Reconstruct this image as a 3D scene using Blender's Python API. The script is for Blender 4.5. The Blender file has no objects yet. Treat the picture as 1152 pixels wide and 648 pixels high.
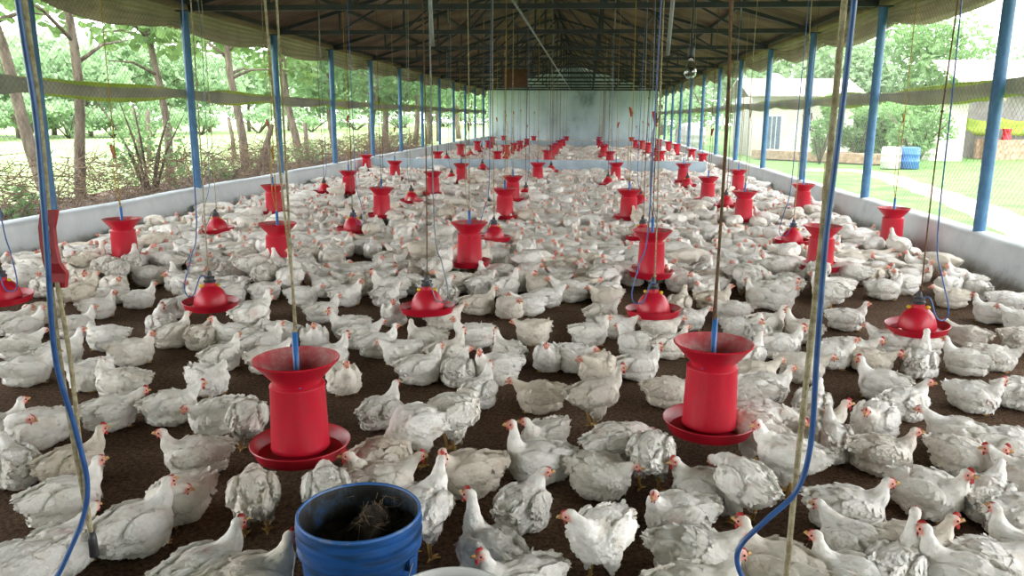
import bpy, bmesh, math, random
import numpy as np
from mathutils import Vector, Matrix, Euler, noise
random.seed(7)
rng = np.random.default_rng(7)
PI = math.pi
SC = bpy.context.scene
COL = SC.collection

# ---------------------------------------------------------------- camera, world, light, exposure
CAM_H = 1.45; FPX = 882.3
PITCH, YAW, ROLL = math.radians(-12.269), math.radians(5.371), math.radians(0.359)
Fv = Vector((-math.sin(YAW)*math.cos(PITCH), math.cos(YAW)*math.cos(PITCH), math.sin(PITCH)))
Rv = Fv.cross(Vector((0, 0, 1))).normalized(); Uv = Rv.cross(Fv)
R2 = Rv*math.cos(ROLL)+Uv*math.sin(ROLL); U2 = -Rv*math.sin(ROLL)+Uv*math.cos(ROLL)
CP = Vector((0, 0, CAM_H))
cam = bpy.data.cameras.new('camera'); cam.sensor_width = 36; cam.lens = FPX/1152*36
cam.clip_start = .02; cam.clip_end = 600
co = bpy.data.objects.new('camera', cam); COL.objects.link(co)
M3 = Matrix((R2, U2, -Fv)).transposed()
co.matrix_world = Matrix.Translation(CP) @ M3.to_4x4()
SC.camera = co
SC.view_settings.view_transform = 'Standard'; SC.view_settings.look = 'None'
SC.view_settings.gamma = 1; SC.view_settings.use_curve_mapping = False
SC.view_settings.exposure = 0.92
SC.cycles.use_denoising = True
SC.cycles.max_bounces = 6; SC.cycles.diffuse_bounces = 4; SC.cycles.transparent_max_bounces = 8
SC.cycles.sample_clamp_indirect = 6

W = bpy.data.worlds.new('world'); SC.world = W; W.use_nodes = True
wn = W.node_tree; bg = wn.nodes['Background']
tc = wn.nodes.new('ShaderNodeTexCoord'); sx = wn.nodes.new('ShaderNodeSeparateXYZ')
cr = wn.nodes.new('ShaderNodeValToRGB')
wn.links.new(tc.outputs['Generated'], sx.inputs[0]); wn.links.new(sx.outputs['Z'], cr.inputs[0])
cr.color_ramp.elements[0].position = 0.0; cr.color_ramp.elements[0].color = (1.0, 1.0, .99, 1)
cr.color_ramp.elements[1].position = 1.0; cr.color_ramp.elements[1].color = (.88, .93, 1.0, 1)
wn.links.new(cr.outputs[0], bg.inputs['Color']); bg.inputs['Strength'].default_value = 3.6
sun = bpy.data.lights.new('sun', 'SUN'); sun.energy = 1.6; sun.angle = math.radians(12); sun.color = (1, .97, .9)
so = bpy.data.objects.new('sun', sun); COL.objects.link(so)
so.rotation_euler = Vector((-.35, -.25, -1)).to_track_quat('-Z', 'Y').to_euler()

def ray(px, py):
    return Fv + R2*((px-576)/FPX) - U2*((py-324)/FPX)
def back(px, py, z=0.):
    d = ray(px, py); return CP + d*((z-CAM_H)/d.z)
def on_x(px, py, X):
    d = ray(px, py); return CP + d*(X/d.x)
def at_y(px, py, Y):
    d = ray(px, py); return CP + d*(Y/d.y)
def proj(p):
    d = Vector(p)-CP; z = d.dot(Fv)
    if z <= .05: return (-9999, -9999, z)
    return (576+FPX*d.dot(R2)/z, 324-FPX*d.dot(U2)/z, z)

# ---------------------------------------------------------------- materials
def new_mat(name):
    m = bpy.data.materials.new(name); m.use_nodes = True
    nt = m.node_tree; b = nt.nodes['Principled BSDF']
    return m, nt, b
def nd(nt, t, **k):
    n = nt.nodes.new(t)
    for a, v in k.items(): setattr(n, a, v)
    return n
def ramp(nt, fac, stops):
    r = nd(nt, 'ShaderNodeValToRGB')
    while len(r.color_ramp.elements) < len(stops): r.color_ramp.elements.new(.5)
    for e, (p, c) in zip(r.color_ramp.elements, stops):
        e.position = p; e.color = (*c, 1) if len(c) == 3 else c
    nt.links.new(fac, r.inputs[0]); return r.outputs[0]
def noise_tex(nt, scale, detail=3, rough=.5, vec=None, stretch=None):
    n = nd(nt, 'ShaderNodeTexNoise'); n.inputs['Scale'].default_value = scale
    n.inputs['Detail'].default_value = detail; n.inputs['Roughness'].default_value = rough
    if vec is None:
        vec = nd(nt, 'ShaderNodeTexCoord').outputs['Object']
    if stretch:
        mp = nd(nt, 'ShaderNodeMapping'); mp.inputs['Scale'].default_value = stretch
        nt.links.new(vec, mp.inputs['Vector']); vec = mp.outputs[0]
    nt.links.new(vec, n.inputs['Vector']); return n
def mixc(nt, fac, a, b, mode='MIX'):
    m = nd(nt, 'ShaderNodeMix', data_type='RGBA', blend_type=mode)
    for s, v in ((0, fac), (6, a), (7, b)):
        if isinstance(v, (int, float)): m.inputs[s].default_value = v
        elif isinstance(v, tuple): m.inputs[s].default_value = (*v, 1)
        else: nt.links.new(v, m.inputs[s])
    return m.outputs[2]
def bump(nt, b, h, strength=.5, dist=.01, chain=None):
    n = nd(nt, 'ShaderNodeBump'); n.inputs['Strength'].default_value = strength
    n.inputs['Distance'].default_value = dist; nt.links.new(h, n.inputs['Height'])
    if chain: nt.links.new(chain, n.inputs['Normal'])
    nt.links.new(n.outputs[0], b.inputs['Normal']); return n.outputs[0]
def simple(name, c, rough=.6, c2=None, scale=8, metal=0, bmp=0, detail=4, stretch=None, bscale=None, spec=None, lo=.35, hi=.65):
    m, nt, b = new_mat(name)
    b.inputs['Roughness'].default_value = rough; b.inputs['Metallic'].default_value = metal
    if spec is not None: b.inputs['Specular IOR Level'].default_value = spec
    if c2 is None: c2 = tuple(v*.8 for v in c)
    n = noise_tex(nt, scale, detail, stretch=stretch)
    nt.links.new(ramp(nt, n.outputs[0], [(lo, c), (hi, c2)]), b.inputs['Base Color'])
    if bmp:
        n2 = noise_tex(nt, bscale or scale*4, 4); bump(nt, b, n2.outputs[0], bmp, .01)
    return m
def sr(h):
    h = h.lstrip('#'); return tuple(((int(h[i:i+2], 16)/255+.055)/1.055)**2.4 if int(h[i:i+2], 16) > 10 else int(h[i:i+2], 16)/255/12.92 for i in (0, 2, 4))

M = {}
M['red'] = simple('red_plastic', (.52, .007, .026), .38, (.43, .007, .022), 6, bmp=.04)
def dusty_red():
    m, nt, b = new_mat('dusty_red_plastic')
    n = noise_tex(nt, 14, 5, .65)
    nt.links.new(ramp(nt, n.outputs[0], [(.32, (.50, .02, .04)), (.5, (.48, .11, .11)), (.68, (.52, .30, .27))]), b.inputs['Base Color'])
    b.inputs['Roughness'].default_value = .7; return m
M['red_dusty'] = dusty_red()
def scuffed_red():
    m, nt, b = new_mat('scuffed_red_plastic')
    n = noise_tex(nt, 30, 5, .7); n2 = noise_tex(nt, 90, 2, .7)
    base = ramp(nt, n.outputs[0], [(.4, (.50, .007, .026)), (.75, (.42, .014, .028))])
    fl = ramp(nt, n2.outputs[0], [(.70, (0, 0, 0)), (.76, (1, 1, 1))])
    nt.links.new(mixc(nt, fl, base, (.62, .16, .16)), b.inputs['Base Color'])
    b.inputs['Roughness'].default_value = .38; return m
M['red_scuffed'] = scuffed_red()
M['blue_pvc'] = simple('blue_pvc', sr('#2f6fb4'), .45, sr('#2c5f99'), 10)
M['blue_hose'] = simple('blue_hose', sr('#24497f'), .4, sr('#335c94'), 30)
M['grey_hose'] = simple('grey_hose', sr('#5c6572'), .5, sr('#7c838c'), 30)
M['grey_pipe'] = simple('grey_pvc_pipe', sr('#8a8c8a'), .5, sr('#6d6c66'), 12)
M['rope'] = simple('cream_rope', sr('#b3a88a'), .9, sr('#8a7c5c'), 60, bmp=.6, bscale=300)
M['rope_brown'] = simple('brown_rope', sr('#6e5236'), .9, sr('#4f3a28'), 60)
M['rope_yellow'] = simple('yellow_twine', sr('#b08f3e'), .9, sr('#8c6f34'), 60)
M['black'] = simple('black_plastic', (.02, .02, .022), .5, (.04, .04, .04), 30)
M['yellow'] = simple('yellow_plastic', (.75, .5, .03), .5)
M['steel'] = simple('zinc_steel', (.35, .35, .34), .45, (.2, .2, .2), 20, metal=.6)
def paint_post():
    m, nt, b = new_mat('blue_painted_steel')
    n = noise_tex(nt, 9, 6, .7, stretch=(1, 1, .5))
    n2 = noise_tex(nt, 2.5, 4, .6, stretch=(1, 1, .4))
    base = ramp(nt, n.outputs[0], [(.3, sr('#4f7da2')), (.6, sr('#325f88'))])
    worn = ramp(nt, n2.outputs[0], [(.60, (0, 0, 0)), (.66, (1, 1, 1))])
    nt.links.new(mixc(nt, worn, base, sr('#8fa0a6')), b.inputs['Base Color'])
    b.inputs['Roughness'].default_value = .5; return m
M['post'] = paint_post()
M['truss'] = simple('dark_blue_painted_angle_iron', sr('#33363a'), .6, sr('#26282a'), 5)
M['purlin'] = simple('rusty_dark_steel', sr('#3a3733'), .7, sr('#2c2824'), 5)
M['litter_in'] = simple('dark_feed_and_litter', (.022, .015, .010), .95, (.05, .032, .018), 40, bmp=1, bscale=120)
M['bucket'] = simple('worn_blue_plastic', sr('#1d5290'), .45, sr('#173a5e'), 9, bmp=.1, detail=7, stretch=(1, 1, 5), lo=.42, hi=.66)
def bucket_inner():
    m, nt, b = new_mat('dirty_blue_plastic')
    n = noise_tex(nt, 9, 6, .7)
    nt.links.new(ramp(nt, n.outputs[0], [(.34, sr('#214a7c')), (.44, sr('#28323a')), (.52, sr('#17130f'))]), b.inputs['Base Color'])
    b.inputs['Roughness'].default_value = .7; return m
M['bucket_in'] = bucket_inner()
M['bucket_rim'] = simple('scuffed_blue_rim', sr('#3465a5'), .5, sr('#8796a4'), 14, detail=6, lo=.5, hi=.72)
M['white_plastic'] = simple('white_plastic', (.68, .68, .66), .5, (.55, .55, .52), 8)
M['wire'] = simple('galvanised_wire', (.25, .25, .24), .5, (.16, .15, .14), 8, metal=.3)

def mat_chicken():
    m, nt, b = new_mat('white_feathers')
    oi = nd(nt, 'ShaderNodeObjectInfo'); ar = nd(nt, 'ShaderNodeAttribute', attribute_name='rnd')
    ad = nd(nt, 'ShaderNodeMath', operation='ADD'); fr = nd(nt, 'ShaderNodeMath', operation='FRACT')
    nt.links.new(oi.outputs['Random'], ad.inputs[0]); nt.links.new(ar.outputs['Fac'], ad.inputs[1])
    nt.links.new(ad.outputs[0], fr.inputs[0])
    col = ramp(nt, fr.outputs[0], [(0, (.87, .85, .80)), (.35, (.83, .80, .745)), (.6, (.90, .88, .83)), (.85, (.80, .75, .66)), (1, (.70, .63, .52))])
    tcn = nd(nt, 'ShaderNodeTexCoord')
    va = nd(nt, 'ShaderNodeVectorMath', operation='ADD'); cx = nd(nt, 'ShaderNodeCombineXYZ')
    sc = nd(nt, 'ShaderNodeMath', operation='MULTIPLY'); sc.inputs[1].default_value = 7
    nt.links.new(fr.outputs[0], sc.inputs[0])
    for i in range(3): nt.links.new(sc.outputs[0], cx.inputs[i])
    nt.links.new(tcn.outputs['Object'], va.inputs[0]); nt.links.new(cx.outputs[0], va.inputs[1])
    v = va.outputs[0]
    n1 = noise_tex(nt, 14, 4, .6, vec=v)
    d1 = ramp(nt, n1.outputs[0], [(.47, (0, 0, 0)), (.74, (1, 1, 1))])
    col = mixc(nt, mixc(nt, .5, (0, 0, 0), d1), col, (.52, .42, .29))
    n3 = noise_tex(nt, 26, 4, .65, vec=v, stretch=(.5, 1.4, 1.2))
    d3 = ramp(nt, n3.outputs[0], [(.54, (0, 0, 0)), (.72, (.25, .25, .25))])
    col = mixc(nt, d3, col, (.46, .43, .40))
    n4 = noise_tex(nt, 8, 3, .5, vec=v)
    d4 = ramp(nt, n4.outputs[0], [(.63, (0, 0, 0)), (.78, (.42, .42, .42))])
    col = mixc(nt, d4, col, (.62, .36, .32))
    n6 = noise_tex(nt, 120, 3, .7, vec=v); d6 = ramp(nt, n6.outputs[0], [(.66, (0, 0, 0)), (.72, (.6, .6, .6))])
    col = mixc(nt, d6, col, (.34, .25, .17))
    # bare skin of the face
    fa = nd(nt, 'ShaderNodeAttribute', attribute_name='face')
    n2 = noise_tex(nt, 90, 2, .5, vec=v)
    skin = ramp(nt, n2.outputs[0], [(.35, (.66, .22, .17)), (.65, (.76, .40, .32))])
    col = mixc(nt, fa.outputs['Fac'], col, skin)
    nt.links.new(col, b.inputs['Base Color'])
    b.inputs['Roughness'].default_value = .9; b.inputs['Specular IOR Level'].default_value = .15
    # feather relief
    vor = nd(nt, 'ShaderNodeTexVoronoi', feature='SMOOTH_F1'); vor.inputs['Scale'].default_value = 34
    mp = nd(nt, 'ShaderNodeMapping'); mp.inputs['Scale'].default_value = (.55, 1.0, .9)
    nt.links.new(v, mp.inputs['Vector']); nt.links.new(mp.outputs[0], vor.inputs['Vector'])
    nf = noise_tex(nt, 70, 4, .7, vec=v, stretch=(.35, 1.3, 1.1))
    b1 = bump(nt, b, vor.outputs['Distance'], .45, .012)
    bump(nt, b, nf.outputs[0], .6, .006, chain=b1)
    return m
M['feather'] = mat_chicken()
M['leg'] = simple('yellow_scaly_skin', (.58, .36, .10), .6, (.45, .25, .07), 80, bmp=.5)
M['beak'] = simple('yellow_beak_horn', (.66, .40, .14), .45, (.55, .28, .10), 60)
M['comb'] = simple('red_comb', (.55, .035, .03), .55, (.44, .03, .025), 50)
M['eye'] = simple('dark_eye', (.02, .012, .01), .15, (.03, .015, .01), 40)

def mat_floor():
    m, nt, b = new_mat('dark_litter')
    n = noise_tex(nt, 1.3, 6, .6); n2 = noise_tex(nt, 55, 6, .75)
    base = ramp(nt, n.outputs[0], [(.3, (.080, .048, .031)), (.5, (.125, .078, .051)), (.72, (.21, .145, .098))])
    g = ramp(nt, n2.outputs[0], [(.38, (.35, .35, .35)), (.60, (1.4, 1.35, 1.25))])
    base = mixc(nt, 1.0, base, g, 'MULTIPLY')
    vo = nd(nt, 'ShaderNodeTexVoronoi'); vo.inputs['Scale'].default_value = 26
    mp = nd(nt, 'ShaderNodeMapping'); mp.inputs['Scale'].default_value = (1, .6, 1)
    tcn = nd(nt, 'ShaderNodeTexCoord'); nt.links.new(tcn.outputs['Object'], mp.inputs['Vector'])
    nt.links.new(mp.outputs[0], vo.inputs['Vector'])
    fl = ramp(nt, vo.outputs['Distance'], [(.10, (1, 1, 1)), (.16, (0, 0, 0))])
    n5 = noise_tex(nt, 3.1, 4, .8); lim = ramp(nt, n5.outputs[0], [(.55, (0, 0, 0)), (.66, (.8, .8, .8))])
    mk = mixc(nt, 1.0, fl, lim, 'MULTIPLY')
    nt.links.new(mixc(nt, mk, base, (.42, .35, .27)), b.inputs['Base Color'])
    b.inputs['Roughness'].default_value = .95; b.inputs['Specular IOR Level'].default_value = .1
    b1 = bump(nt, b, n2.outputs[0], .8, .02); return m
M['floor'] = mat_floor()
def mat_curb():
    m, nt, b = new_mat('limewashed_plaster')
    tcn = nd(nt, 'ShaderNodeTexCoord'); s = nd(nt, 'ShaderNodeSeparateXYZ'); nt.links.new(tcn.outputs['Object'], s.inputs[0])
    n = noise_tex(nt, 2.2, 6, .65); n2 = noise_tex(nt, 9, 5, .7)
    base = ramp(nt, n.outputs[0], [(.3, sr('#dde2e4')), (.6, sr('#c8cfd2')), (.8, sr('#a3a9a8'))])
    ma = nd(nt, 'ShaderNodeMath', operation='MULTIPLY_ADD'); ma.inputs[1].default_value = .35
    nt.links.new(n2.outputs[0], ma.inputs[0]); nt.links.new(s.outputs['Z'], ma.inputs[2])
    dirt = ramp(nt, ma.outputs[0], [(.20, (1, 1, 1)), (.34, (0, 0, 0))])
    nt.links.new(mixc(nt, mixc(nt, .75, (0, 0, 0), dirt), base, sr('#8b7c66')), b.inputs['Base Color'])
    b.inputs['Roughness'].default_value = .85; bump(nt, b, n2.outputs[0], .3, .01); return m
M['curb'] = mat_curb()
def mat_endwall():
    m, nt, b = new_mat('stained_blue_limewash')
    n = noise_tex(nt, .5, 6, .6, stretch=(1, 1, .6)); n2 = noise_tex(nt, 3, 4, .6)
    nt.links.new(ramp(nt, n.outputs[0], [(.40, sr('#d6e4ec')), (.55, sr('#bccdd6')), (.64, sr('#87959a')), (.78, sr('#5c6663'))]), b.inputs['Base Color'])
    b.inputs['Roughness'].default_value = .9; return m
M['endwall'] = mat_endwall()
M['lowwall'] = simple('pale_blue_limewash', sr('#b9cad4'), .85, sr('#9fb1ba'), 3, bmp=.2)
M['roof'] = simple('weathered_asbestos_sheet', sr('#7d6752'), .9, sr('#54453a'), 1.2, detail=6, bmp=.3, bscale=20)
def mat_curtain(name, a, c, k, stripes=18, axis=(0, 0, 1)):
    m, nt, b = new_mat(name)
    n = noise_tex(nt, 1.5, 5, .6); base = ramp(nt, n.outputs[0], [(.35, a), (.65, c)])
    tcn = nd(nt, 'ShaderNodeTexCoord'); w = nd(nt, 'ShaderNodeTexChecker'); w.inputs['Scale'].default_value = k
    nt.links.new(tcn.outputs['Object'], w.inputs['Vector'])
    base = mixc(nt, mixc(nt, .25, (0, 0, 0), w.outputs['Color']), base, tuple(v*.6 for v in c))
    nt.links.new(base, b.inputs['Base Color']); b.inputs['Roughness'].default_value = .8
    tr = nd(nt, 'ShaderNodeBsdfTranslucent'); nt.links.new(base, tr.inputs[0])
    mx = nd(nt, 'ShaderNodeMixShader'); mx.inputs[0].default_value = .45
    nt.links.new(b.outputs[0], mx.inputs[1]); nt.links.new(tr.outputs[0], mx.inputs[2])
    nt.links.new(mx.outputs[0], nt.nodes['Material Output'].inputs[0]); return m
M['curtain'] = mat_curtain('cream_woven_sacking', sr('#d4cab4'), sr('#b9b09c'), 60)
M['roll'] = mat_curtain('grey_shade_net', sr('#bab6ab'), sr('#9a988f'), 45)
M['roll_edge'] = mat_curtain('lime_net_edge', sr('#c8d860'), sr('#a9bf4c'), 45)
M['grass'] = simple('bright_grass', sr('#6c9446'), .95, sr('#a5b97c'), 1.1, detail=7, bmp=.8, bscale=30)
M['lawn'] = simple('short_green_lawn', sr('#47752f'), .95, sr('#6f9448'), 1.6, detail=7, bmp=.6, bscale=30)
M['dirt'] = simple('dry_earth', sr('#b59d7f'), .95, sr('#d4c0a2'), 2.5, detail=6)
M['bark'] = simple('grey_bark', sr('#7a6e60'), .95, sr('#4c4238'), 14, detail=6, stretch=(1, 1, .25), bmp=.8, bscale=40)
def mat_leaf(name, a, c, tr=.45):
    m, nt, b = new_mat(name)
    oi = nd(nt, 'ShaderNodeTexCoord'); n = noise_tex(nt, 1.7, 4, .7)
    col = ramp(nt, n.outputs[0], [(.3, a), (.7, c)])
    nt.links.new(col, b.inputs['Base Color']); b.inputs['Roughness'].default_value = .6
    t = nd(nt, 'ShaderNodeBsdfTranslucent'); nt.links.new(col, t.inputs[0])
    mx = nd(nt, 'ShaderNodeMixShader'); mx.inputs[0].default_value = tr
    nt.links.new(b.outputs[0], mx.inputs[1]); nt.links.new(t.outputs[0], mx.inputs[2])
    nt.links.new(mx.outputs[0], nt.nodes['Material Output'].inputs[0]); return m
M['leaf_teak'] = mat_leaf('broad_green_leaves', sr('#7f9c5a'), sr('#5c7c48'))
M['leaf_far'] = mat_leaf('haze_tinted_green_leaves', sr('#88a67c'), sr('#a9c298'))  # distance haze put into the leaf colour as a paler green
M['leaf_mid'] = mat_leaf('mid_green_leaves', sr('#6f965e'), sr('#97b67c'))
M['leaf_dark'] = mat_leaf('dark_green_leaves', sr('#4d6e44'), sr('#6b8a55'))
M['twig'] = simple('dry_twigs', sr('#8c755c'), .95, sr('#5f4d3c'), 6, detail=5)
M['white_wall'] = simple('white_house_wall', sr('#d8d5cb'), .9, sr('#c2beb2'), 1.5, detail=6)
M['grey_wall'] = simple('grey_shed_wall', sr('#a09c9a'), .9, sr('#857f7c'), 1.5, detail=6)
M['door_blue'] = simple('blue_grey_door', sr('#5f7388'), .7, sr('#4b5d70'), 3)
M['tile'] = simple('clay_tile', sr('#c7a890'), .9, sr('#9d7f6a'), 8, detail=5)
M['thatch'] = simple('pale_roof_sheet', sr('#cdc4b8'), .9, sr('#b2a79a'), 3)
M['glass_bulb'] = None
g, gt, gb = new_mat('clear_glass'); gb.inputs['Transmission Weight'].default_value = 1; gb.inputs['Roughness'].default_value = 0; gb.inputs['IOR'].default_value = 1.45
M['glass_bulb'] = g
M['red_metal'] = simple('rusty_red_iron', sr('#a3202c'), .5, sr('#8a1a24'), 14, detail=5)
M['brown_box'] = simple('brown_box_board', sr('#5b3b25'), .8, sr('#46301f'), 6)

# ---------------------------------------------------------------- mesh helpers
class MB:
    def __init__(s): s.v = []; s.f = []; s.m = []
    def add(s, v, f, mi=0):
        o = len(s.v); s.v += [tuple(p) for p in v]; s.f += [tuple(i+o for i in q) for q in f]; s.m += [mi]*len(f)
    def box(s, a, b, mi=0, R=None):
        x0, y0, z0 = a; x1, y1, z1 = b
        v = [(x0, y0, z0), (x1, y0, z0), (x1, y1, z0), (x0, y1, z0), (x0, y0, z1), (x1, y0, z1), (x1, y1, z1), (x0, y1, z1)]
        if R: v = [R @ Vector(p) for p in v]
        s.add(v, [(0, 3, 2, 1), (4, 5, 6, 7), (0, 1, 5, 4), (1, 2, 6, 5), (2, 3, 7, 6), (3, 0, 4, 7)], mi)
    def bar(s, p, q, w, h=None, mi=0):
        h = h or w; p = Vector(p); q = Vector(q); d = (q-p).normalized()
        u = d.cross(Vector((0, 0, 1)) if abs(d.z) < .95 else Vector((0, 1, 0))).normalized(); n = u.cross(d)
        v = []
        for c in (p, q):
            for a, b in ((-1, -1), (1, -1), (1, 1), (-1, 1)): v.append(c+u*(a*w/2)+n*(b*h/2))
        s.add(v, [(0, 3, 2, 1), (4, 5, 6, 7), (0, 1, 5, 4), (1, 2, 6, 5), (2, 3, 7, 6), (3, 0, 4, 7)], mi)
    def tube(s, pts, r, n=8, mi=0, caps=True):
        pts = [Vector(p) for p in pts]; k = len(pts)
        rs = r if isinstance(r, (list, tuple)) else [r]*k
        v = []; prev = None
        for i, p in enumerate(pts):
            d = (pts[min(i+1, k-1)]-pts[max(i-1, 0)])
            d = d.normalized() if d.length > 1e-9 else Vector((0, 0, 1))
            if prev is None: u = d.orthogonal().normalized()
            else:
                u = prev-d*prev.dot(d); u = u.normalized() if u.length > 1e-6 else d.orthogonal().normalized()
            prev = u; w = d.cross(u)
            for j in range(n):
                a = 2*PI*j/n; v.append(p+u*(math.cos(a)*rs[i])+w*(math.sin(a)*rs[i]))
        f = []
        for i in range(k-1):
            for j in range(n):
                a = i*n+j; b = i*n+(j+1) % n; f.append((a, b, b+n, a+n))
        if caps: f.append(tuple(range(n-1, -1, -1))); f.append(tuple((k-1)*n+j for j in range(n)))
        s.add(v, f, mi)
    def lathe(s, prof, n=32, c=(0, 0, 0), mi=0, close=False):
        v = []; f = []; k = len(prof)
        for (r, z) in prof:
            for j in range(n):
                a = 2*PI*j/n; v.append((c[0]+r*math.cos(a), c[1]+r*math.sin(a), c[2]+z))
        for i in range(k-1 if not close else k):
            i2 = (i+1) % k
            for j in range(n):
                j2 = (j+1) % n; f.append((i*n+j, i*n+j2, i2*n+j2, i2*n+j))
        s.add(v, f, mi)
    def disc(s, r, z, n=32, c=(0, 0, 0), mi=0):
        s.add([(c[0]+r*math.cos(2*PI*j/n), c[1]+r*math.sin(2*PI*j/n), c[2]+z) for j in range(n)], [tuple(range(n))], mi)
    def sphere(s, c, r, R=None, nu=10, nv=7, mi=0):
        if isinstance(r, (int, float)): r = (r, r, r)
        v = []; f = []
        for i in range(nv+1):
            t = PI*i/nv
            for j in range(nu):
                a = 2*PI*j/nu; p = Vector((r[0]*math.sin(t)*math.cos(a), r[1]*math.sin(t)*math.sin(a), r[2]*math.cos(t)))
                if R: p = R @ p
                v.append(p+Vector(c))
        for i in range(nv):
            for j in range(nu):
                f.append((i*nu+j, (i+1)*nu+j, (i+1)*nu+(j+1) % nu, i*nu+(j+1) % nu))
        s.add(v, f, mi)
    def mesh(s, name, mats, smooth=True):
        me = bpy.data.meshes.new(name); me.from_pydata(s.v, [], s.f)
        mats = mats if isinstance(mats, (list, tuple)) else [mats]
        for m in mats: me.materials.append(m)
        if len(mats) > 1: me.polygons.foreach_set('material_index', s.m)
        if smooth: me.polygons.foreach_set('use_smooth', [True]*len(s.f))
        me.update(); return me
    def build(s, name, mats, parent=None, smooth=True):
        return link(name, s.mesh(name, mats, smooth), parent)
def link(name, me, parent=None):
    o = bpy.data.objects.new(name, me); COL.objects.link(o)
    if parent: o.parent = parent
    return o
def sharp(me, ang=40):
    bm = bmesh.new(); bm.from_mesh(me)
    bmesh.ops.remove_doubles(bm, verts=bm.verts, dist=1e-5)
    bmesh.ops.recalc_face_normals(bm, faces=bm.faces)
    for e in bm.edges:
        if len(e.link_faces) == 2 and e.calc_face_angle(0) > math.radians(ang): e.smooth = False
    bm.to_mesh(me); bm.free(); return me
def tag(o, label=None, cat=None, group=None, kind=None):
    if label: o['label'] = label
    if cat: o['category'] = cat
    if group: o['group'] = group
    if kind: o['kind'] = kind
    return o
def empty(name, loc=(0, 0, 0), rz=0):
    o = bpy.data.objects.new(name, None); COL.objects.link(o); o.location = loc; o.rotation_euler = (0, 0, rz)
    o.empty_display_size = .1; return o
def copy_tree(o, parent=None):
    c = o.copy(); COL.objects.link(c)
    if parent: c.parent = parent
    for ch in list(o.children): copy_tree(ch, c)
    return c
ORD = ['first', 'second', 'third', 'fourth', 'fifth', 'sixth', 'seventh', 'eighth', 'ninth', 'tenth', 'eleventh', 'twelfth', 'thirteenth', 'fourteenth', 'fifteenth', 'sixteenth', 'seventeenth', 'eighteenth', 'nineteenth', 'twentieth', 'twenty-first', 'twenty-second']

# ---------------------------------------------------------------- the shed
XL, XR = -5.6, 3.68
Y0, Y1 = -3.5, 46.5
XM = (XL+XR)/2
ZT = 2.93; ZRIDGE = 4.35
def roof_z(x):
    w = (XR-XL)/2; return ZRIDGE - abs(x-XM)/w*(ZRIDGE-ZT-.05)
mb = MB()
nx, ny = 40, 120
vv = [(XL-.15+(XR-XL+.3)*i/nx, Y0-.5+(Y1-Y0+1)*j/ny, 0.0) for j in range(ny+1) for i in range(nx+1)]
ff = [(j*(nx+1)+i, j*(nx+1)+i+1, (j+1)*(nx+1)+i+1, (j+1)*(nx+1)+i) for j in range(ny) for i in range(nx)]
mb.add(vv, ff)
fl = mb.build('floor', M['floor']); tag(fl, 'dark brown litter floor of the shed', 'floor', kind='structure')
# low side walls: flared plaster kerbs
def kerb(name, X, s, label):
    mb = MB(); prof = [(.14, -.02), (.10, .04), (.05, .14), (.02, .26), (.0, .36), (-.01, .40), (-.06, .42), (-.16, .42), (-.18, .38), (-.18, -.02)]
    n = 140
    for k in range(n):
        ya = Y0+(Y1-Y0)*k/n; yb = Y0+(Y1-Y0)*(k+1)/n
        def P(y):
            w = .018*noise.noise(Vector((y*.45, X, 0))); q = .015*noise.noise(Vector((y*.8, X, 5)))
            return [(X+s*(-a)+w*s, y, max(-.02, z+q if z > .1 else z)) for a, z in prof]
        A, B = P(ya), P(yb); m = len(A)
        mb.add(A+B, [(i, i+1, m+i+1, m+i) if s > 0 else (i, m+i, m+i+1, i+1) for i in range(m-1)])
    me = mb.mesh(name, M['curb']); sharp(me, 60)
    o = link(name, me); tag(o, label, 'wall', kind='structure'); return o
kerb('wall_left', XL+.02, -1, 'low white plastered kerb wall on the left')
kerb('wall_right', XR-.02, 1, 'low white plastered kerb wall on the right')
mb = MB(); mb.box((XL-.2, Y1-.25, 0), (XR+.2, Y1-.05, 3.05)); mb.add([(XL-.2, Y1-.15, 3.05), (XR+.2, Y1-.15, 3.05), (XM, Y1-.15, ZRIDGE)], [(0, 1, 2)])
tag(mb.build('wall_back', M['endwall'], smooth=False), 'stained pale blue end wall of the shed', 'wall', kind='structure')
mb = MB(); mb.box((XL-.2, Y0+.3, 0), (XR+.2, Y0+.45, 3.05)); mb.add([(XL-.2, Y0+.4, 3.05), (XR+.2, Y0+.4, 3.05), (XM, Y0+.4, ZRIDGE)], [(0, 1, 2)])  # unseen gable wall, added to keep light from behind off the foreground
tag(mb.build('wall_front_added', M['endwall'], smooth=False), 'unseen near end wall added behind the viewer to dim the foreground', 'wall', kind='structure')
# low cross partitions
def partition(name, y, x0, x1, h, label):
    mb = MB(); n = 30
    for k in range(n):
        a = x0+(x1-x0)*k/n; b = x0+(x1-x0)*(k+1)/n
        mb.box((a, y, 0), (b, y+.12, h))
    me = mb.mesh(name, M['lowwall'], False); sharp(me, 30)
    tag(link(name, me), label, 'wall', kind='structure')
partition('wall_partition', 20.1, XL+.1, 2.95, .40, 'low pale blue cross wall halfway down the shed')
partition('wall_partition_far', 36.5, XL+.1, 2.6, .42, 'second low cross wall near the far end')
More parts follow.
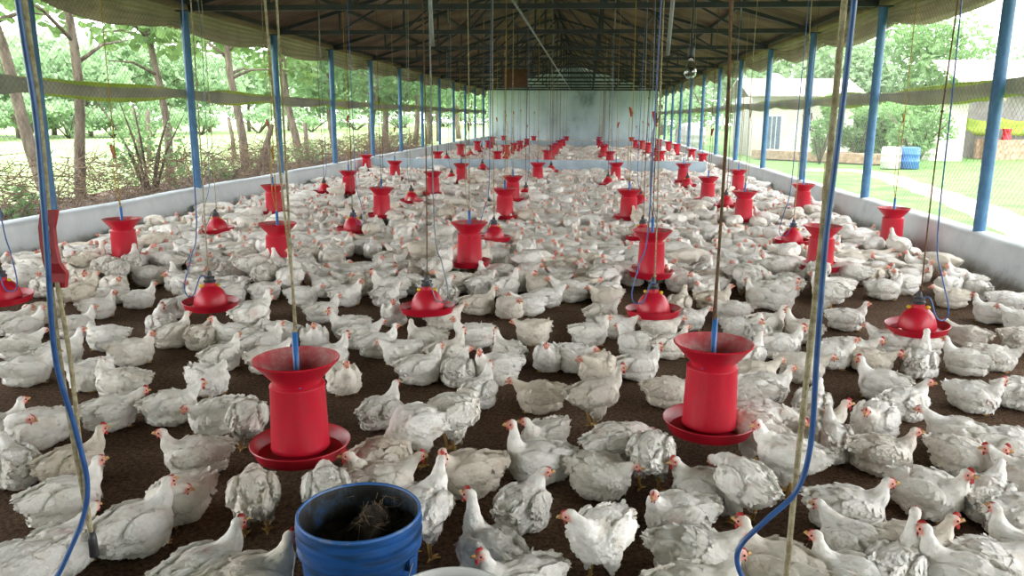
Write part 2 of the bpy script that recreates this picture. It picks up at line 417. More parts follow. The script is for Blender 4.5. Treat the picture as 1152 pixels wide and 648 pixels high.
# roof sheets
def roof_sheet(s):
    mb = MB(); per = .177; n = int((Y1-Y0+1)/per*6); xs = [XM, (XM+(XR if s > 0 else XL))/2, (XR+.75 if s > 0 else XL-.85)]
    w = (XR-XL)/2
    for j in range(n+1):
        y = Y0-.5+j*per/6; dz = .022*math.sin(2*PI*j/6)
        for x in xs: mb.v.append((x, y, ZRIDGE - abs(x-XM)/w*(ZRIDGE-ZT-.05)+.06+dz))
    m = len(xs)
    for j in range(n):
        for i in range(m-1):
            a = j*m+i; mb.f.append((a, a+1, a+1+m, a+m)); mb.m.append(0)
    return mb
ceil = MB(); a = roof_sheet(1); b = roof_sheet(-1); ceil.add(a.v, a.f); ceil.add(b.v, b.f)
ce = ceil.build('ceiling', M['roof'])
md = ce.modifiers.new('thickness', 'SOLIDIFY'); md.thickness = .012; md.offset = 1
tag(ce, 'brown corrugated sheet roof seen from below', 'ceiling', kind='structure')
for i in range(-4, 5):
    if i == 0: continue
    x = XM+i*1.16; mb = MB(); z = roof_z(x)+.01; mb.bar((x, Y0, z), (x, Y1-.3, z), .05, .07); mb.build('purlin', M['purlin'], ce, False)
mb = MB(); mb.bar((XM, Y0, ZRIDGE-.02), (XM, Y1-.3, ZRIDGE-.02), .06, .09); mb.build('ridge_beam', M['purlin'], ce, False)

# trusses, one copy at each pair of posts
BAY = 3.206; YP = 11.05
ys = [YP+BAY*k for k in range(-4, 12) if YP+BAY*k < Y1-.6]
def make_truss():
    r = empty('roof_truss'); c = MB(); c.bar((XL, 0, ZT-.02), (XR, 0, ZT-.02), .05, .07); c.bar((XL, .04, ZT-.045), (XR, .04, ZT-.045), .05, .012)
    c.build('tie_beam', M['truss'], r, False)
    for s, xe in ((-1, XL), (1, XR)):
        c = MB(); c.bar((xe, 0, ZT), (XM, 0, ZRIDGE-.08), .05, .06); c.build('rafter', M['truss'], r, False)
        w = abs(xe-XM); 
        for (f0, t0, f1, t1) in ((.75, 0, .75, 1), (.5, 0, .5, 1), (.25, 0, .25, 1), (.75, 0, .5, 1), (.5, 0, .25, 1), (.25, 0, 0, 1)):
            def P(f, t):
                x = XM+s*w*f; return (x, 0, ZT if t == 0 else roof_z(x)-.09)
            c = MB(); c.bar(P(f0, t0), P(f1, t1), .035, .035); c.build('web_member', M['truss'], r, False)
    c = MB(); c.bar((XM, 0, ZT), (XM, 0, ZRIDGE-.1), .035, .035); c.build('king_post', M['truss'], r, False)
    return r
tr = make_truss(); k = 0
for i, y in enumerate([q for q in ys if q > 3]):
    o = tr if i == 0 else copy_tree(tr); o.location = (0, y, 0)
    tag(o, 'dark steel roof truss, %s one away from the camera under the roof' % ORD[i], 'roof truss', 'roof trusses')
# posts
def make_post():
    mb = MB(); mb.tube([(0, 0, 0), (0, 0, .5), (0, 0, 1.5), (0, 0, ZT-.06)], .055, 16)
    r = link('support_post', sharp(mb.mesh('support_post', M['post'])))
    c = MB(); c.box((-.09, -.09, ZT-.065), (.09, .09, ZT-.05)); c.build('cap_plate', M['truss'], r, False)
    return r
po = make_post(); first = True
for side, X in (('left', XL-.07), ('right', XR+.07)):
    kk = 0
    for y in ys:
        if y < 7: continue
        o = po if first else copy_tree(po); first = False
        o.location = (X, y, 0)
        tag(o, 'blue painted steel post on the %s kerb wall, %s from the camera' % (side, ORD[kk]), 'post', 'steel posts along the %s wall' % side); kk += 1

# wire netting with real wires
def netting(name, X, label):
    v = []; f = []; z0, z1 = .42, 2.75; H = z1-z0; st = .075 
    r = .0017
    def wire(p, q):
        d = (q-p).normalized(); u = Vector((1, 0, 0)); w = d.cross(u); o = len(v)
        for c in (p, q):
            for a in (0, 2*PI/3, 4*PI/3): v.append(tuple(c+u*(r*math.cos(a))+w*(r*math.sin(a))))
        f.extend([(o, o+1, o+4, o+3), (o+1, o+2, o+5, o+4), (o+2, o, o+3, o+5)])
    y = 5.0-H
    while y < Y1-1:
        for s in (0, 1):
            p = Vector((X, y, z0 if s == 0 else z1)); q = Vector((X, y+H, z1 if s == 0 else z0))
            m1 = p.lerp(q, .5); wire(p, m1); wire(m1, q)
        y += st if y < 24 else st*3
    me = bpy.data.meshes.new(name); me.from_pydata(v, [], f); me.materials.append(M['wire'])
    o = link(name, me); tag(o, label, 'wire netting'); return o
netting('wire_netting', XL-.13, 'diamond wire netting above the left kerb wall')
netting('wire_netting', XR+.13, 'diamond wire netting above the right kerb wall')

# curtains
def cloth_strip(name, X, top, bot, out, amp, label, mat, folds=5, ya=3.6, yb=Y1-1, nrow=44, sag=None, seed=1, grp=None):
    """bunched cloth hung under the eave, drooping between the posts"""
    mb = MB(); n = int((yb-ya)/.16); s = 1 if X > 0 else -1
    for j in range(n+1):
        y = ya+(yb-ya)*j/n; t = ((y-YP)/BAY) % 1.0; dr = math.sin(PI*t)**.8
        lo = bot-sag*dr + .05*noise.noise(Vector((y*.6, seed, 0)))
        for i in range(nrow+1):
            u = i/nrow; z = top+(lo-top)*u
            x = X + s*(out*u*(1-u)*3) + amp*math.sin(u*folds*2*PI+1.5*noise.noise(Vector((y*.8, u*2, seed))) + dr*1.6)*(.4+.6*u)
            mb.v.append((x, y, z+.01*noise.noise(Vector((y*3, u*6, seed)))))
    for j in range(n):
        for i in range(nrow):
            a = j*(nrow+1)+i; mb.f.append((a, a+1, a+nrow+2, a+nrow+1)); mb.m.append(0)
    o = mb.build(name, mat); md = o.modifiers.new('thickness', 'SOLIDIFY'); md.thickness = .004
    tag(o, label, 'curtain', grp); return o
cloth_strip('eave_curtain', XL-.24, 2.93, 2.70, -.05, .028, 'cream sacking curtain bunched under the left eave', M['curtain'], sag=.15, seed=3)
cloth_strip('eave_curtain', XR+.24, 2.93, 2.70, -.05, .028, 'cream sacking curtain bunched under the right eave', M['curtain'], sag=.17, seed=9)
def rolled(X, label, seed, zc=1.745):
    mb = MB(); ya, yb = 3.6, Y1-1; n = int((yb-ya)/.12); m = 14; s = 1 if X > 0 else -1
    for j in range(n+1):
        y = ya+(yb-ya)*j/n; t = ((y-YP)/BAY) % 1.0; g = abs(math.sin(PI*t*1.0)); pin = abs(math.sin(PI*t*2))**.6
        h = .055+.045*g+.015*noise.noise(Vector((y, seed, 0)))
        if y < 8.6: h += .05*(8.8-y)/2
        h = min(h, .19)
        zz = zc+.02*noise.noise(Vector((y*.5, seed, 3)))-.03*g+.01
        for i in range(m):
            a = 2*PI*i/m; rip = 1+.22*math.sin(4*a+y*1.5)
            mb.v.append((X+.045*math.cos(a)*rip, y, zz+h*math.sin(a)*rip))
    for j in range(n):
        for i in range(m):
            a = j*m+i; b = j*m+(i+1) % m; mb.f.append((a, b, b+m, a+m))
            mb.m.append(1 if i in (2, 3, 4, 10, 11) else 0)
    o = mb.build('rolled_curtain', [M['roll'], M['roll_edge']]); tag(o, label, 'rolled curtain'); return o
rolled(XL-.24, 'grey shade net with lime edges rolled up along the left side opening', 2)
rolled(XR+.24, 'grey shade net with lime edges rolled up along the right side opening', 6)

# ---------------------------------------------------------------- feeders and drinkers
def tube_feeder_parts(hi=True):
    n = 40 if hi else 20
    P = {}
    mb = MB(); mb.lathe([(0.0, .0), (.150, .0), (.168, .006), (.190, .052), (.194, .055), (.192, .058), (.186, .054), (.164, .012), (.148, .010), (.10, .018), (.0, .05)], n)
    P['pan'] = (sharp(mb.mesh('pan', M['red_scuffed'])), None)
    mb = MB(); mb.lathe([(.112, .035), (.114, .040), (.112, .05), (.1045, .282), (.1065, .286), (.1055, .292), (.098, .297), (.088, .299), (.080, .299), (.080, .28), (.098, .27), (.098, .05), (.108, .035)], n)
    P['barrel'] = (sharp(mb.mesh('barrel', M['red_scuffed'])), None)
    mb = MB(); mb.lathe([(.086, .292), (.089, .300), (.091, .310), (.124, .345), (.158, .385), (.163, .388), (.165, .394), (.161, .396), (.156, .392), (.120, .350), (.088, .314), (.082, .292)], n)
    me = sharp(mb.mesh('funnel', [M['red'], M['red_dusty']]))
    for p in me.polygons:
        c = p.center; rr = math.hypot(c.x, c.y)
        if rr > .01:
            nr = p.normal.x*c.x/rr+p.normal.y*c.y/rr
            if nr < -.1 and c.z > .3: p.material_index = 1
    P['funnel'] = (me, None)
    mb = MB(); mb.tube([(0, 0, .05), (0, 0, .50)], .0115, 10); mb.tube([(-.09, 0, .30), (.09, 0, .30)], .004, 6)
    P['hanger_pipe'] = (mb.mesh('hanger_pipe', M['blue_pvc']), 'blue plastic hanger pipe')
    return P
PF = tube_feeder_parts()
def rope_mesh(h, r, mat, n=6, wob=.01, seed=0, pre='rope', z0=.49, knot=True):
    mb = MB(); k = 14; pts = []
    for i in range(k+1):
        t = i/k; w = wob*math.sin(PI*t)
        pts.append((w*math.sin(seed*1.7+t*3), w*math.cos(seed*2.3+t*2), z0+(h-z0)*t))
    mb.tube(pts, r, n)
    if knot:
        mb.sphere((0, 0, z0+.01), r*2.6, nu=8, nv=5)
        mb.sphere(pts[5], r*2.3, nu=8, nv=5)
    return mb.mesh(pre, mat)
fcount = 0
def tube_feeder(x, y, zrim, label, group, tilt=0, two=True, s=1.0):
    global fcount
    fcount += 1; i = fcount
    z = zrim-.394*s
    r = empty('tube_feeder', (x, y, z)); tag(r, label, 'poultry feeder', group)
    rz = random.uniform(0, 6.28)
    for k, (me, lb) in PF.items():
        o = link(k, me, r); o.scale = (s, s, s); o.rotation_euler = (tilt, tilt*.5, rz)
        if lb: o['label'] = lb
    top = roof_z(x)+.04 - z; mat = (M['rope_yellow'], M['rope'], M['rope_brown'], M['rope_yellow'])[i % 4]
    o = link('rope', rope_mesh(top, .0045 if y < 5 else .0042, mat, seed=i, z0=.49*s), r)
    if two:
        mb = MB(); zz = .49*s; mid = zz+random.uniform(.45, 1.1); dx = random.choice((-1, 1))*.03
        mb.tube([(0, 0, zz), (dx, 0, zz+.15), (dx*1.1, 0, mid-.1), (0, 0, mid)], .0035, 5)
        mb.bar((0, 0, mid-.03), (dx*.5, 0, mid+.05), .012, .02); link('adjusting_loop', mb.mesh('adjusting_loop', mat), r)
        if i % 3: return r
        mb = MB()
        mb.bar((dx*.3, 0, mid-.06), (dx*1.2, 0, mid+.06), .022, .012); q = link('rope_lock', mb.mesh('rope_lock', M['red_metal'], False), r); q['label'] = 'small red iron rope lock'
    return r
def drinker_parts(n=40):
    P = {}
    mb = MB(); mb.lathe([(.10, .012), (.150, .0), (.170, .004), (.186, .046), (.190, .049), (.187, .052), (.182, .047), (.166, .014), (.15, .012), (.10, .030)], n)
    P['water_pan'] = sharp(mb.mesh('water_pan', M['red_scuffed']))
    mb = MB(); mb.lathe([(.112, .012), (.113, .03), (.110, .06), (.100, .095), (.083, .125), (.060, .147), (.042, .156), (.037, .160), (.036, .182), (.030, .186), (.0, .186)], n)
    P['bell'] = sharp(mb.mesh('bell', M['red_scuffed']))
    mb = MB()
    for a in (0, PI): 
        mb.sphere((.052*math.cos(a), .052*math.sin(a), .160), (.018, .011, .012), nu=8, nv=6)
    P['screw_cap'] = mb.mesh('screw_cap', M['yellow'])
    mb = MB(); mb.lathe([(0, .184), (.040, .184), (.041, .196), (.032, .200), (.031, .212), (.036, .214), (.036, .222), (.018, .226), (.016, .25), (.010, .262), (.0, .266)], 20)
    P['valve'] = sharp(mb.mesh('valve', M['black']))
    return P
PD = drinker_parts()
PD_L = {'screw_cap': 'yellow screw caps', 'valve': 'black water valve'}
dcount = 0
def bell_drinker(x, y, z, label, group, tilt=(0, 0), hose=1, s=1.0):
    global dcount
    dcount += 1; i = dcount
    r = empty('bell_drinker', (x, y, z)); tag(r, label, 'poultry drinker', group)
    rz = random.uniform(-.5, .5)
    for k, me in PD.items():
        o = link(k, me, r); o.scale = (s, s, s); o.rotation_euler = (tilt[0], tilt[1], rz)
        if k in PD_L: o['label'] = PD_L[k]
    top = roof_z(x)+.04-z; zz = .26*s
    link('rope', rope_mesh(top, .0045, M['rope_brown'] if i % 2 else M['rope'], seed=i+9, z0=zz, wob=.02), r)
    # supply hose: grey drop pipe from the roof, then a hose down to the valve with a loose loop
    mb = MB(); zc = top-random.uniform(.55, .95); ox = .035*(1 if i % 2 else -1)
    mb.tube([(ox, 0, top), (ox, 0, zc)], .011, 8); link('drop_pipe', mb.mesh('drop_pipe', M['grey_pipe']), r)
    mb = MB(); pts = [(ox, 0, zc+.02), (ox*.8, .01, zc-.3), (ox*1.2, .0, (zc+zz)/2), (ox*1.6, 0, zz+.35)]
    if hose == 1: pts += [(ox*3, -.02, zz+.10), (ox*4.3, -.05, zz-.08), (ox*3.9, -.06, zz-.16), (ox*2.2, -.08, zz-.15), (ox*.9, -.06, zz-.03), (0.0, -.03, zz-.035)]
    else: pts += [(ox*1.2, 0, zz+.1), (ox*.4, 0, zz)]
    mb.tube(smooth_pts(pts, 5), .0045, 6); link('supply_hose', mb.mesh('supply_hose', M['grey_hose'] if i % 3 == 0 else M['blue_hose']), r)
    return r
def smooth_pts(P, k=6):
    P = [Vector(p) for p in P]; out = []
    for i in range(len(P)-1):
        a = P[max(i-1, 0)]; b = P[i]; c = P[i+1]; d = P[min(i+2, len(P)-1)]
        for j in range(k):
            t = j/k; out.append(.5*((2*b)+(-a+c)*t+(2*a-5*b+4*c-d)*t*t+(-a+3*b-3*c+d)*t**3))
    out.append(P[-1]); return out

LM = []      # landmarks for the birds' labels: (x, y, phrase)
near = [(333, 403, 'near left feeder'), (803, 385, 'near right feeder')]
FEED = []; DRINK = []
for px, py, nm in near:
    p = back(px, py, .54); FEED.append((p.x, p.y)); LM.append((p.x, p.y, nm))
    tube_feeder(p.x, p.y, .54, 'large red tube feeder in the foreground, the %s' % ('left one behind the blue bucket' if 'left' in nm else 'right one, among the birds'), 'red tube feeders', two=False)
rows = {1: [(137, 246), (312, 251), (528, 250), (734, 259), (926, 254), (1006, 234)],
        2: [(307, 208), (429, 211), (568, 212), (708, 213), (838, 215), (904, 207)],
        3: [(392, 192), (487, 193), (577, 198), (797, 199), (831, 191)],
        4: [(412, 174), (444, 181), (519, 184), (605, 183), (693, 183), (769, 184)]}
RN = {1: 'second', 2: 'third', 3: 'fourth', 4: 'fifth'}
for rI, L in rows.items():
    for i, (px, py) in enumerate(L):
        p = back(px, py, .54)
        if p.y > 19.9 and p.y < 20.5: p.y = 19.7
        FEED.append((p.x, p.y))
        if rI < 4: LM.append((p.x, p.y, '%s feeder of %s row' % (ORD[i], RN[rI])))
        tube_feeder(p.x, p.y, .54, 'red tube feeder hanging %s from the left in the %s row of feeders' % (ORD[i], RN[rI]), 'red tube feeders')
drows = {1: [(5, 333), (237, 340), (481, 345), (735, 348), (1032, 366)],
         2: [(245, 257), (397, 257), (556, 267), (723, 266), (891, 270)],
         3: [(365, 215), (463, 225), (591, 221), (720, 228), (817, 230)],
         4: [(508, 202), (543, 190), (620, 192), (684, 207), (773, 208)]}
DN = {1: 'front', 2: 'second', 3: 'third', 4: 'fourth'}
for rI, L in drows.items():
    for i, (px, py) in enumerate(L):
        p = back(px, py, .18); DRINK.append((p.x, p.y))
        if rI < 3: LM.append((p.x, p.y, '%s %s' % (ORD[i], 'front drinker' if rI == 1 else 'drinker of second row')))
        bell_drinker(p.x, p.y, .14, 'red bell drinker hanging %s from the left in the %s row of drinkers' % (ORD[i], DN[rI]), 'red bell drinkers', tilt=(random.uniform(-.06, .06), random.uniform(-.06, .06)), hose=1 if rI < 3 else 0, s=1.0)
# beyond the first partition
cols = [-4.15, -2.65, -1.05, .55, 2.08, 3.2]
for r in range(5):
    for c, x in enumerate(cols):
        y = 22.3+r*3.3+random.uniform(-.35, .35); x2 = x+random.uniform(-.12, .12)
        if c < 5:
            y2 = y+1.7
            if y2 < 36.2:
                DRINK.append((x2, y2)); bell_drinker(x2+random.uniform(-.1, .1), y2, .15, 'small distant red bell drinker, %s from left in %s row beyond the low wall' % (ORD[c], ORD[r]), 'red bell drinkers', hose=0)
        FEED.append((x2, y))
        tube_feeder(x2, y, .54+random.uniform(-.04, .06), 'small distant red tube feeder, %s from left in %s row beyond the low wall' % (ORD[c], ORD[r]), 'red tube feeders')
for c, x in enumerate(cols[:5]):
    FEED.append((x, 39)); tube_feeder(x, 39+random.uniform(-.4, .4), .56, 'small distant red tube feeder, %s from left behind the far low wall' % ORD[c], 'red tube feeders')

# loose ropes and cords near the camera
def hang(name, pts, r, mat, label, cat, n=10, grp=None):
    mb = MB(); mb.tube(smooth_pts(pts, 8), r, n); o = mb.build(name, mat); tag(o, label, cat, grp); return o
# left: rope with the red iron hook strap and a blue hose
yL = 1.80
b0 = back(105, 603, .36); X0, Yb0 = b0.x, b0.y
def at_depth(px, py, Y=Yb0): return at_y(px, py, Y)
zt = 2.9
pA = at_depth(58, 322); pB = at_depth(55, 240)
twist = []
rl = empty('rope_hanger', (X0, Yb0, pB.z)); tag(rl, 'thick cream rope with red iron strap hanging at the left foreground', 'rope')
def loc(o, p): return Vector(p)-o.location
mb = MB(); mb.tube(smooth_pts([loc(rl, at_depth(28, 0)+Vector((0, 0, .9))), loc(rl, at_depth(27, 0)), loc(rl, at_depth(43, 120)), loc(rl, at_depth(54, 241))], 8), .0075, 10); link('upper_rope', mb.mesh('upper_rope', M['rope']), rl)
for off in (-3, 4):
    mb = MB(); mb.tube(smooth_pts([loc(rl, at_depth(60+off, 318)), loc(rl, at_depth(72+off*1.6, 400)), loc(rl, at_depth(86+off, 500)), loc(rl, at_depth(103, 605))], 8), .0055, 10); link('lower_rope', mb.mesh('lower_rope', M['rope']), rl)
mb = MB(); sp = [(56, 236, 9), (53, 256, 8.5), (55, 276, 8.5), (59, 296, 9), (62, 308, 11.5), (62, 324, 9.5)]
q = [at_depth(x, y) for x, y, w in sp]; vv = []; ppm = (at_depth(60, 280)-at_depth(160, 280)).length/100
for (x, y, w), c in zip(sp, q):
    for sx_ in (-1, 1):
        for sy in (-1, 1): vv.append(loc(rl, c)+Vector((sx_*w*ppm, sy*.006+(.01 if w > 9 else 0), 0)))
ff = [(0, 1, 3, 2)]
for i in range(len(sp)-1):
    a = i*4; ff += [(a, a+4, a+5, a+1), (a+2, a+3, a+7, a+6), (a, a+2, a+6, a+4), (a+1, a+5, a+7, a+3)]
a = (len(sp)-1)*4; ff.append((a, a+2, a+3, a+1)); mb.add(vv, ff)
st = mb.build('strap', M['red_metal'], rl, False); st['label'] = 'red iron strap with oval slots'
mb = MB()
for (x, y) in ((55, 256), (57, 283)):
    c = loc(rl, at_depth(x, y)); mb.sphere(c+Vector((0, -.007, 0)), (.006, .003, .010), nu=12, nv=8)
sl = mb.mesh('slot', M['rope']); link('slot', sl, st)
mb = MB(); c = loc(rl, at_depth(104, 606)); mb.lathe([(0, .02), (.008, .02), (.011, .0), (.012, -.05), (.0, -.055)], 10, c=c); link('end_fitting', mb.mesh('end_fitting', M['black']), rl)
hang('water_hose', [at_depth(12, 0, 1.62)+Vector((0, 0, .8)), at_depth(20, 0, 1.62), at_depth(40, 130, 1.62), at_depth(52, 270, 1.62), at_depth(62, 400, 1.64), at_depth(84, 480, 1.68), at_depth(98, 540, 1.70), at_depth(94, 580, 1.70), at_depth(78, 620, 1.68), at_depth(60, 655, 1.66), at_depth(30, 690, 1.66)], .0062, M['blue_hose'], 'blue water hose curving down to bottom left beside the strapped rope', 'hose')
# right pair
yR = back(885, 648, .42).y
hang('hanging_rope', [at_y(953, 0, yR)+Vector((0, 0, .8)), at_y(950, 0, yR), at_y(938, 130, yR), at_y(921, 300, yR), at_y(906, 440, yR), at_y(893, 560, yR), at_y(884, 655, yR), at_y(880, 700, yR)], .0066, M['rope'], 'thick cream rope hanging full height at the right foreground', 'rope')
hang('water_hose', [at_y(966, 0, yR-.08)+Vector((0, 0, .8)), at_y(961, 0, yR-.08), at_y(944, 150, yR-.08), at_y(929, 270, yR-.08), at_y(919, 400, yR-.08), at_y(912, 500, yR-.08), at_y(896, 552, yR-.08), at_y(862, 585, yR-.09), at_y(836, 610, yR-.09), at_y(829, 630, yR-.09), at_y(838, 655, yR-.09), at_y(860, 690, yR-.09)], .0058, M['blue_hose'], 'blue water hose curling beside the thick rope at the right foreground', 'hose')
# knotted double rope in the middle right and other long cords
hang('hanging_rope', [at_y(823, -60, 2.9), at_y(822, 0, 2.9), at_y(819, 120, 2.9), at_y(811, 250, 2.9), at_y(804, 345, 2.95), back(803, 360, .62)], .0055, M['rope_brown'], 'brown knotted rope rising from the near right feeder', 'rope')
hang('hanging_rope', [at_y(296, -60, 2.75), at_y(298, 0, 2.75), at_y(316, 200, 2.75), at_y(328, 310, 2.78), at_y(333, 366, 2.8)], .0045, M['rope'], 'pale twine rising from the near left feeder', 'rope')
# light bulb
bp = on_x(778, 52, .53)
r = empty('light_bulb', bp); tag(r, 'clear glass light bulb hanging under the roof at upper right', 'light bulb')
mb = MB(); mb.lathe([(.0, -.0), (.013, -.0), (.018, -.012), (.018, -.05), (.015, -.055), (0, -.055)], 16); link('socket', mb.mesh('socket', M['black']), r)
mb = MB(); prof = [(.013, -.055), (.015, -.075), (.024, -.100), (.031, -.125), (.030, -.145), (.020, -.162), (.0, -.168)]
mb.lathe(prof, 20); gl = link('glass_globe', mb.mesh('glass_globe', M['glass_bulb']), r); md = gl.modifiers.new('t', 'SOLIDIFY'); md.thickness = .001
mb = MB(); mb.tube([(0, 0, 0), (0, 0, ZT-bp.z)], .004, 6); link('cord', mb.mesh('cord', M['black']), r)
mb = MB(); mb.tube([(-.006, 0, -.055), (-.010, 0, -.10), (.010, 0, -.10), (.006, 0, -.055)], .0009, 5); link('filament', mb.mesh('filament', M['steel']), r)
# longitudinal conduit pipes
mb = MB(); mb.tube([(-.98, 3, 2.88), (-.98, 44, 2.88)], .018, 8); tag(mb.build('conduit_pipe', M['grey_pipe']), 'long pale conduit pipe running down the middle under the trusses', 'pipe')
mb = MB(); a = at_y(757, -40, 4.2); mb.tube([(a.x, a.y, 2.9), at_y(757, 0, 4.2), at_y(751, 62, 4.2)], .010, 8); tag(mb.build('water_pipe', M['grey_pipe']), 'grey plastic water pipe dropping from the roof right of centre', 'pipe')
mb = MB(); a = at_y(483, -40, 5.1); mb.tube([(a.x, a.y, 2.9), at_y(484, 0, 5.1), at_y(487, 52, 5.1)], .011, 8); tag(mb.build('water_pipe', M['grey_pipe']), 'grey plastic water pipe dropping from the roof left of centre', 'pipe')
# wooden box hung near the far end
c = at_y(581, 88, 26); mb = MB(); mb.box((c.x-.42, c.y-.15, c.z-.28), (c.x+.36, c.y+.15, c.z+.28))
bx = mb.build('hanging_box', M['brown_box'], smooth=False); tag(bx, 'brown wooden box hung from a far roof truss', 'box')
mb = MB(); [mb.tube([(c.x+d, c.y, c.z+.26), (c.x+d, c.y, ZT)], .006, 5) for d in (-.3, .25)]; mb.build('hanging_wire', M['wire'], bx)

# ---------------------------------------------------------------- buckets
def bucket(px, py, z, rad, hgt, mats, label, fill=True, handle=True, seed=0):
    p = back(px, py, z); r = empty('bucket', (p.x, p.y, 0)); tag(r, label, 'bucket')
    s = rad; b = rad*.84
    mb = MB()
    prof = [(0, .0), (b, .0), (b+.004, .006), (s*.955, z-.105), (s*.975, z-.104), (s*1.01, z-.100), (s*1.01, z-.093), (s*.962, z-.088), (s*.965, z-.068), (s*1.02, z-.066), (s*1.022, z-.058), (s*.968, z-.054), (s*.970, z-.036), (s*1.022, z-.034), (s*1.025, z-.026), (s*.975, z-.021), (s*.985, z-.006), (s, z-.004), (s*1.0, z)]
    mb.lathe(prof, 56); link('outer_wall', sharp(mb.mesh('outer_wall', mats[0]), 50), r)
    mb = MB(); mb.lathe([(s*1.0, z), (s*.985, z+.003), (s*.965, z), (s*.95, z-.02), (b*.97, .01), (0, .01)], 56); link('inner_wall', sharp(mb.mesh('inner_wall', mats[1]), 50), r)
    mb = MB(); mb.lathe([(s*1.006, z-.006), (s*1.01, z), (s*.985, z+.005), (s*.962, z), (s*.965, z-.006)], 56, close=True); link('rim', mb.mesh('rim', mats[2]), r)
    if fill:
        mb = MB(); n = 26; m = 40; zf = z-.085; rr = s*.93
        for i in range(n+1):
            for j in range(m):
                a = 2*PI*j/m; q = rr*i/n; x, y = q*math.cos(a), q*math.sin(a)
                h = zf+.22*x*(1 if x > 0 else 1.2)*.6+.045*noise.noise(Vector((x*9, y*9, 3)))+.02*noise.noise(Vector((x*40, y*40, 1)))+.05*math.exp(-((x-.03)**2+(y-.05)**2)/.006)
                mb.v.append((x, y, h))
        for i in range(n):
            for j in range(m):
                mb.f.append((i*m+j, (i+1)*m+j, (i+1)*m+(j+1) % m, i*m+(j+1) % m)); mb.m.append(0)
        o = link('litter_fill', mb.mesh('litter_fill', M['litter_in']), r); o['label'] = 'dark litter and straw'
        mb = MB()
        for k in range(70):
            a = random.uniform(0, 6.28); q = abs(random.gauss(0, .05)); c = Vector((.03+q*math.cos(a), .05+q*math.sin(a), zf+.05+random.uniform(-.01, .02)))
            d = Vector((random.gauss(0, 1), random.gauss(0, 1), random.gauss(.3, .5))).normalized()*random.uniform(.012, .03)
            mb.tube([c-d, c+d], .0009, 4)
        o = link('straw', mb.mesh('straw', M['twig']), r); o['kind'] = 'stuff'
    if handle:
        for a in (PI*1.03, -.12*PI):
            mb = MB(); mb.box((-.014, -.008, -.02), (.014, .012, .018)); e = link('handle_lug', mb.mesh('handle_lug', mats[0], False), r)
            e.location = (s*.985*math.cos(a), s*.985*math.sin(a), z-.115); e.rotation_euler = (0, 0, a+PI/2)
        mb = MB(); pts = []
        for k in range(21):
            t = PI*k/20; a0 = PI*1.03; a1 = -.12*PI+2*PI
            a = a0+(a1-a0)*k/20; rr = s*1.03+.03*math.sin(t)
            pts.append((rr*math.cos(a), rr*math.sin(a), z-.115-.16*math.sin(t)))
        mb.tube(pts, .0022, 6); link('handle', mb.mesh('handle', M['steel']), r)
    return r, p
bk, bpnt = bucket(404, 575, .33, .178, .33, (M['bucket'], M['bucket_in'], M['bucket_rim']), 'blue plastic bucket holding dark litter at the bottom of the picture')
LM.append((bpnt.x, bpnt.y, 'blue bucket'))
wb, wpnt = bucket(508, 682, .30, .165, .30, (M['white_plastic'],)*3, 'white plastic bucket whose rim shows beside the blue bucket', fill=False, handle=False)

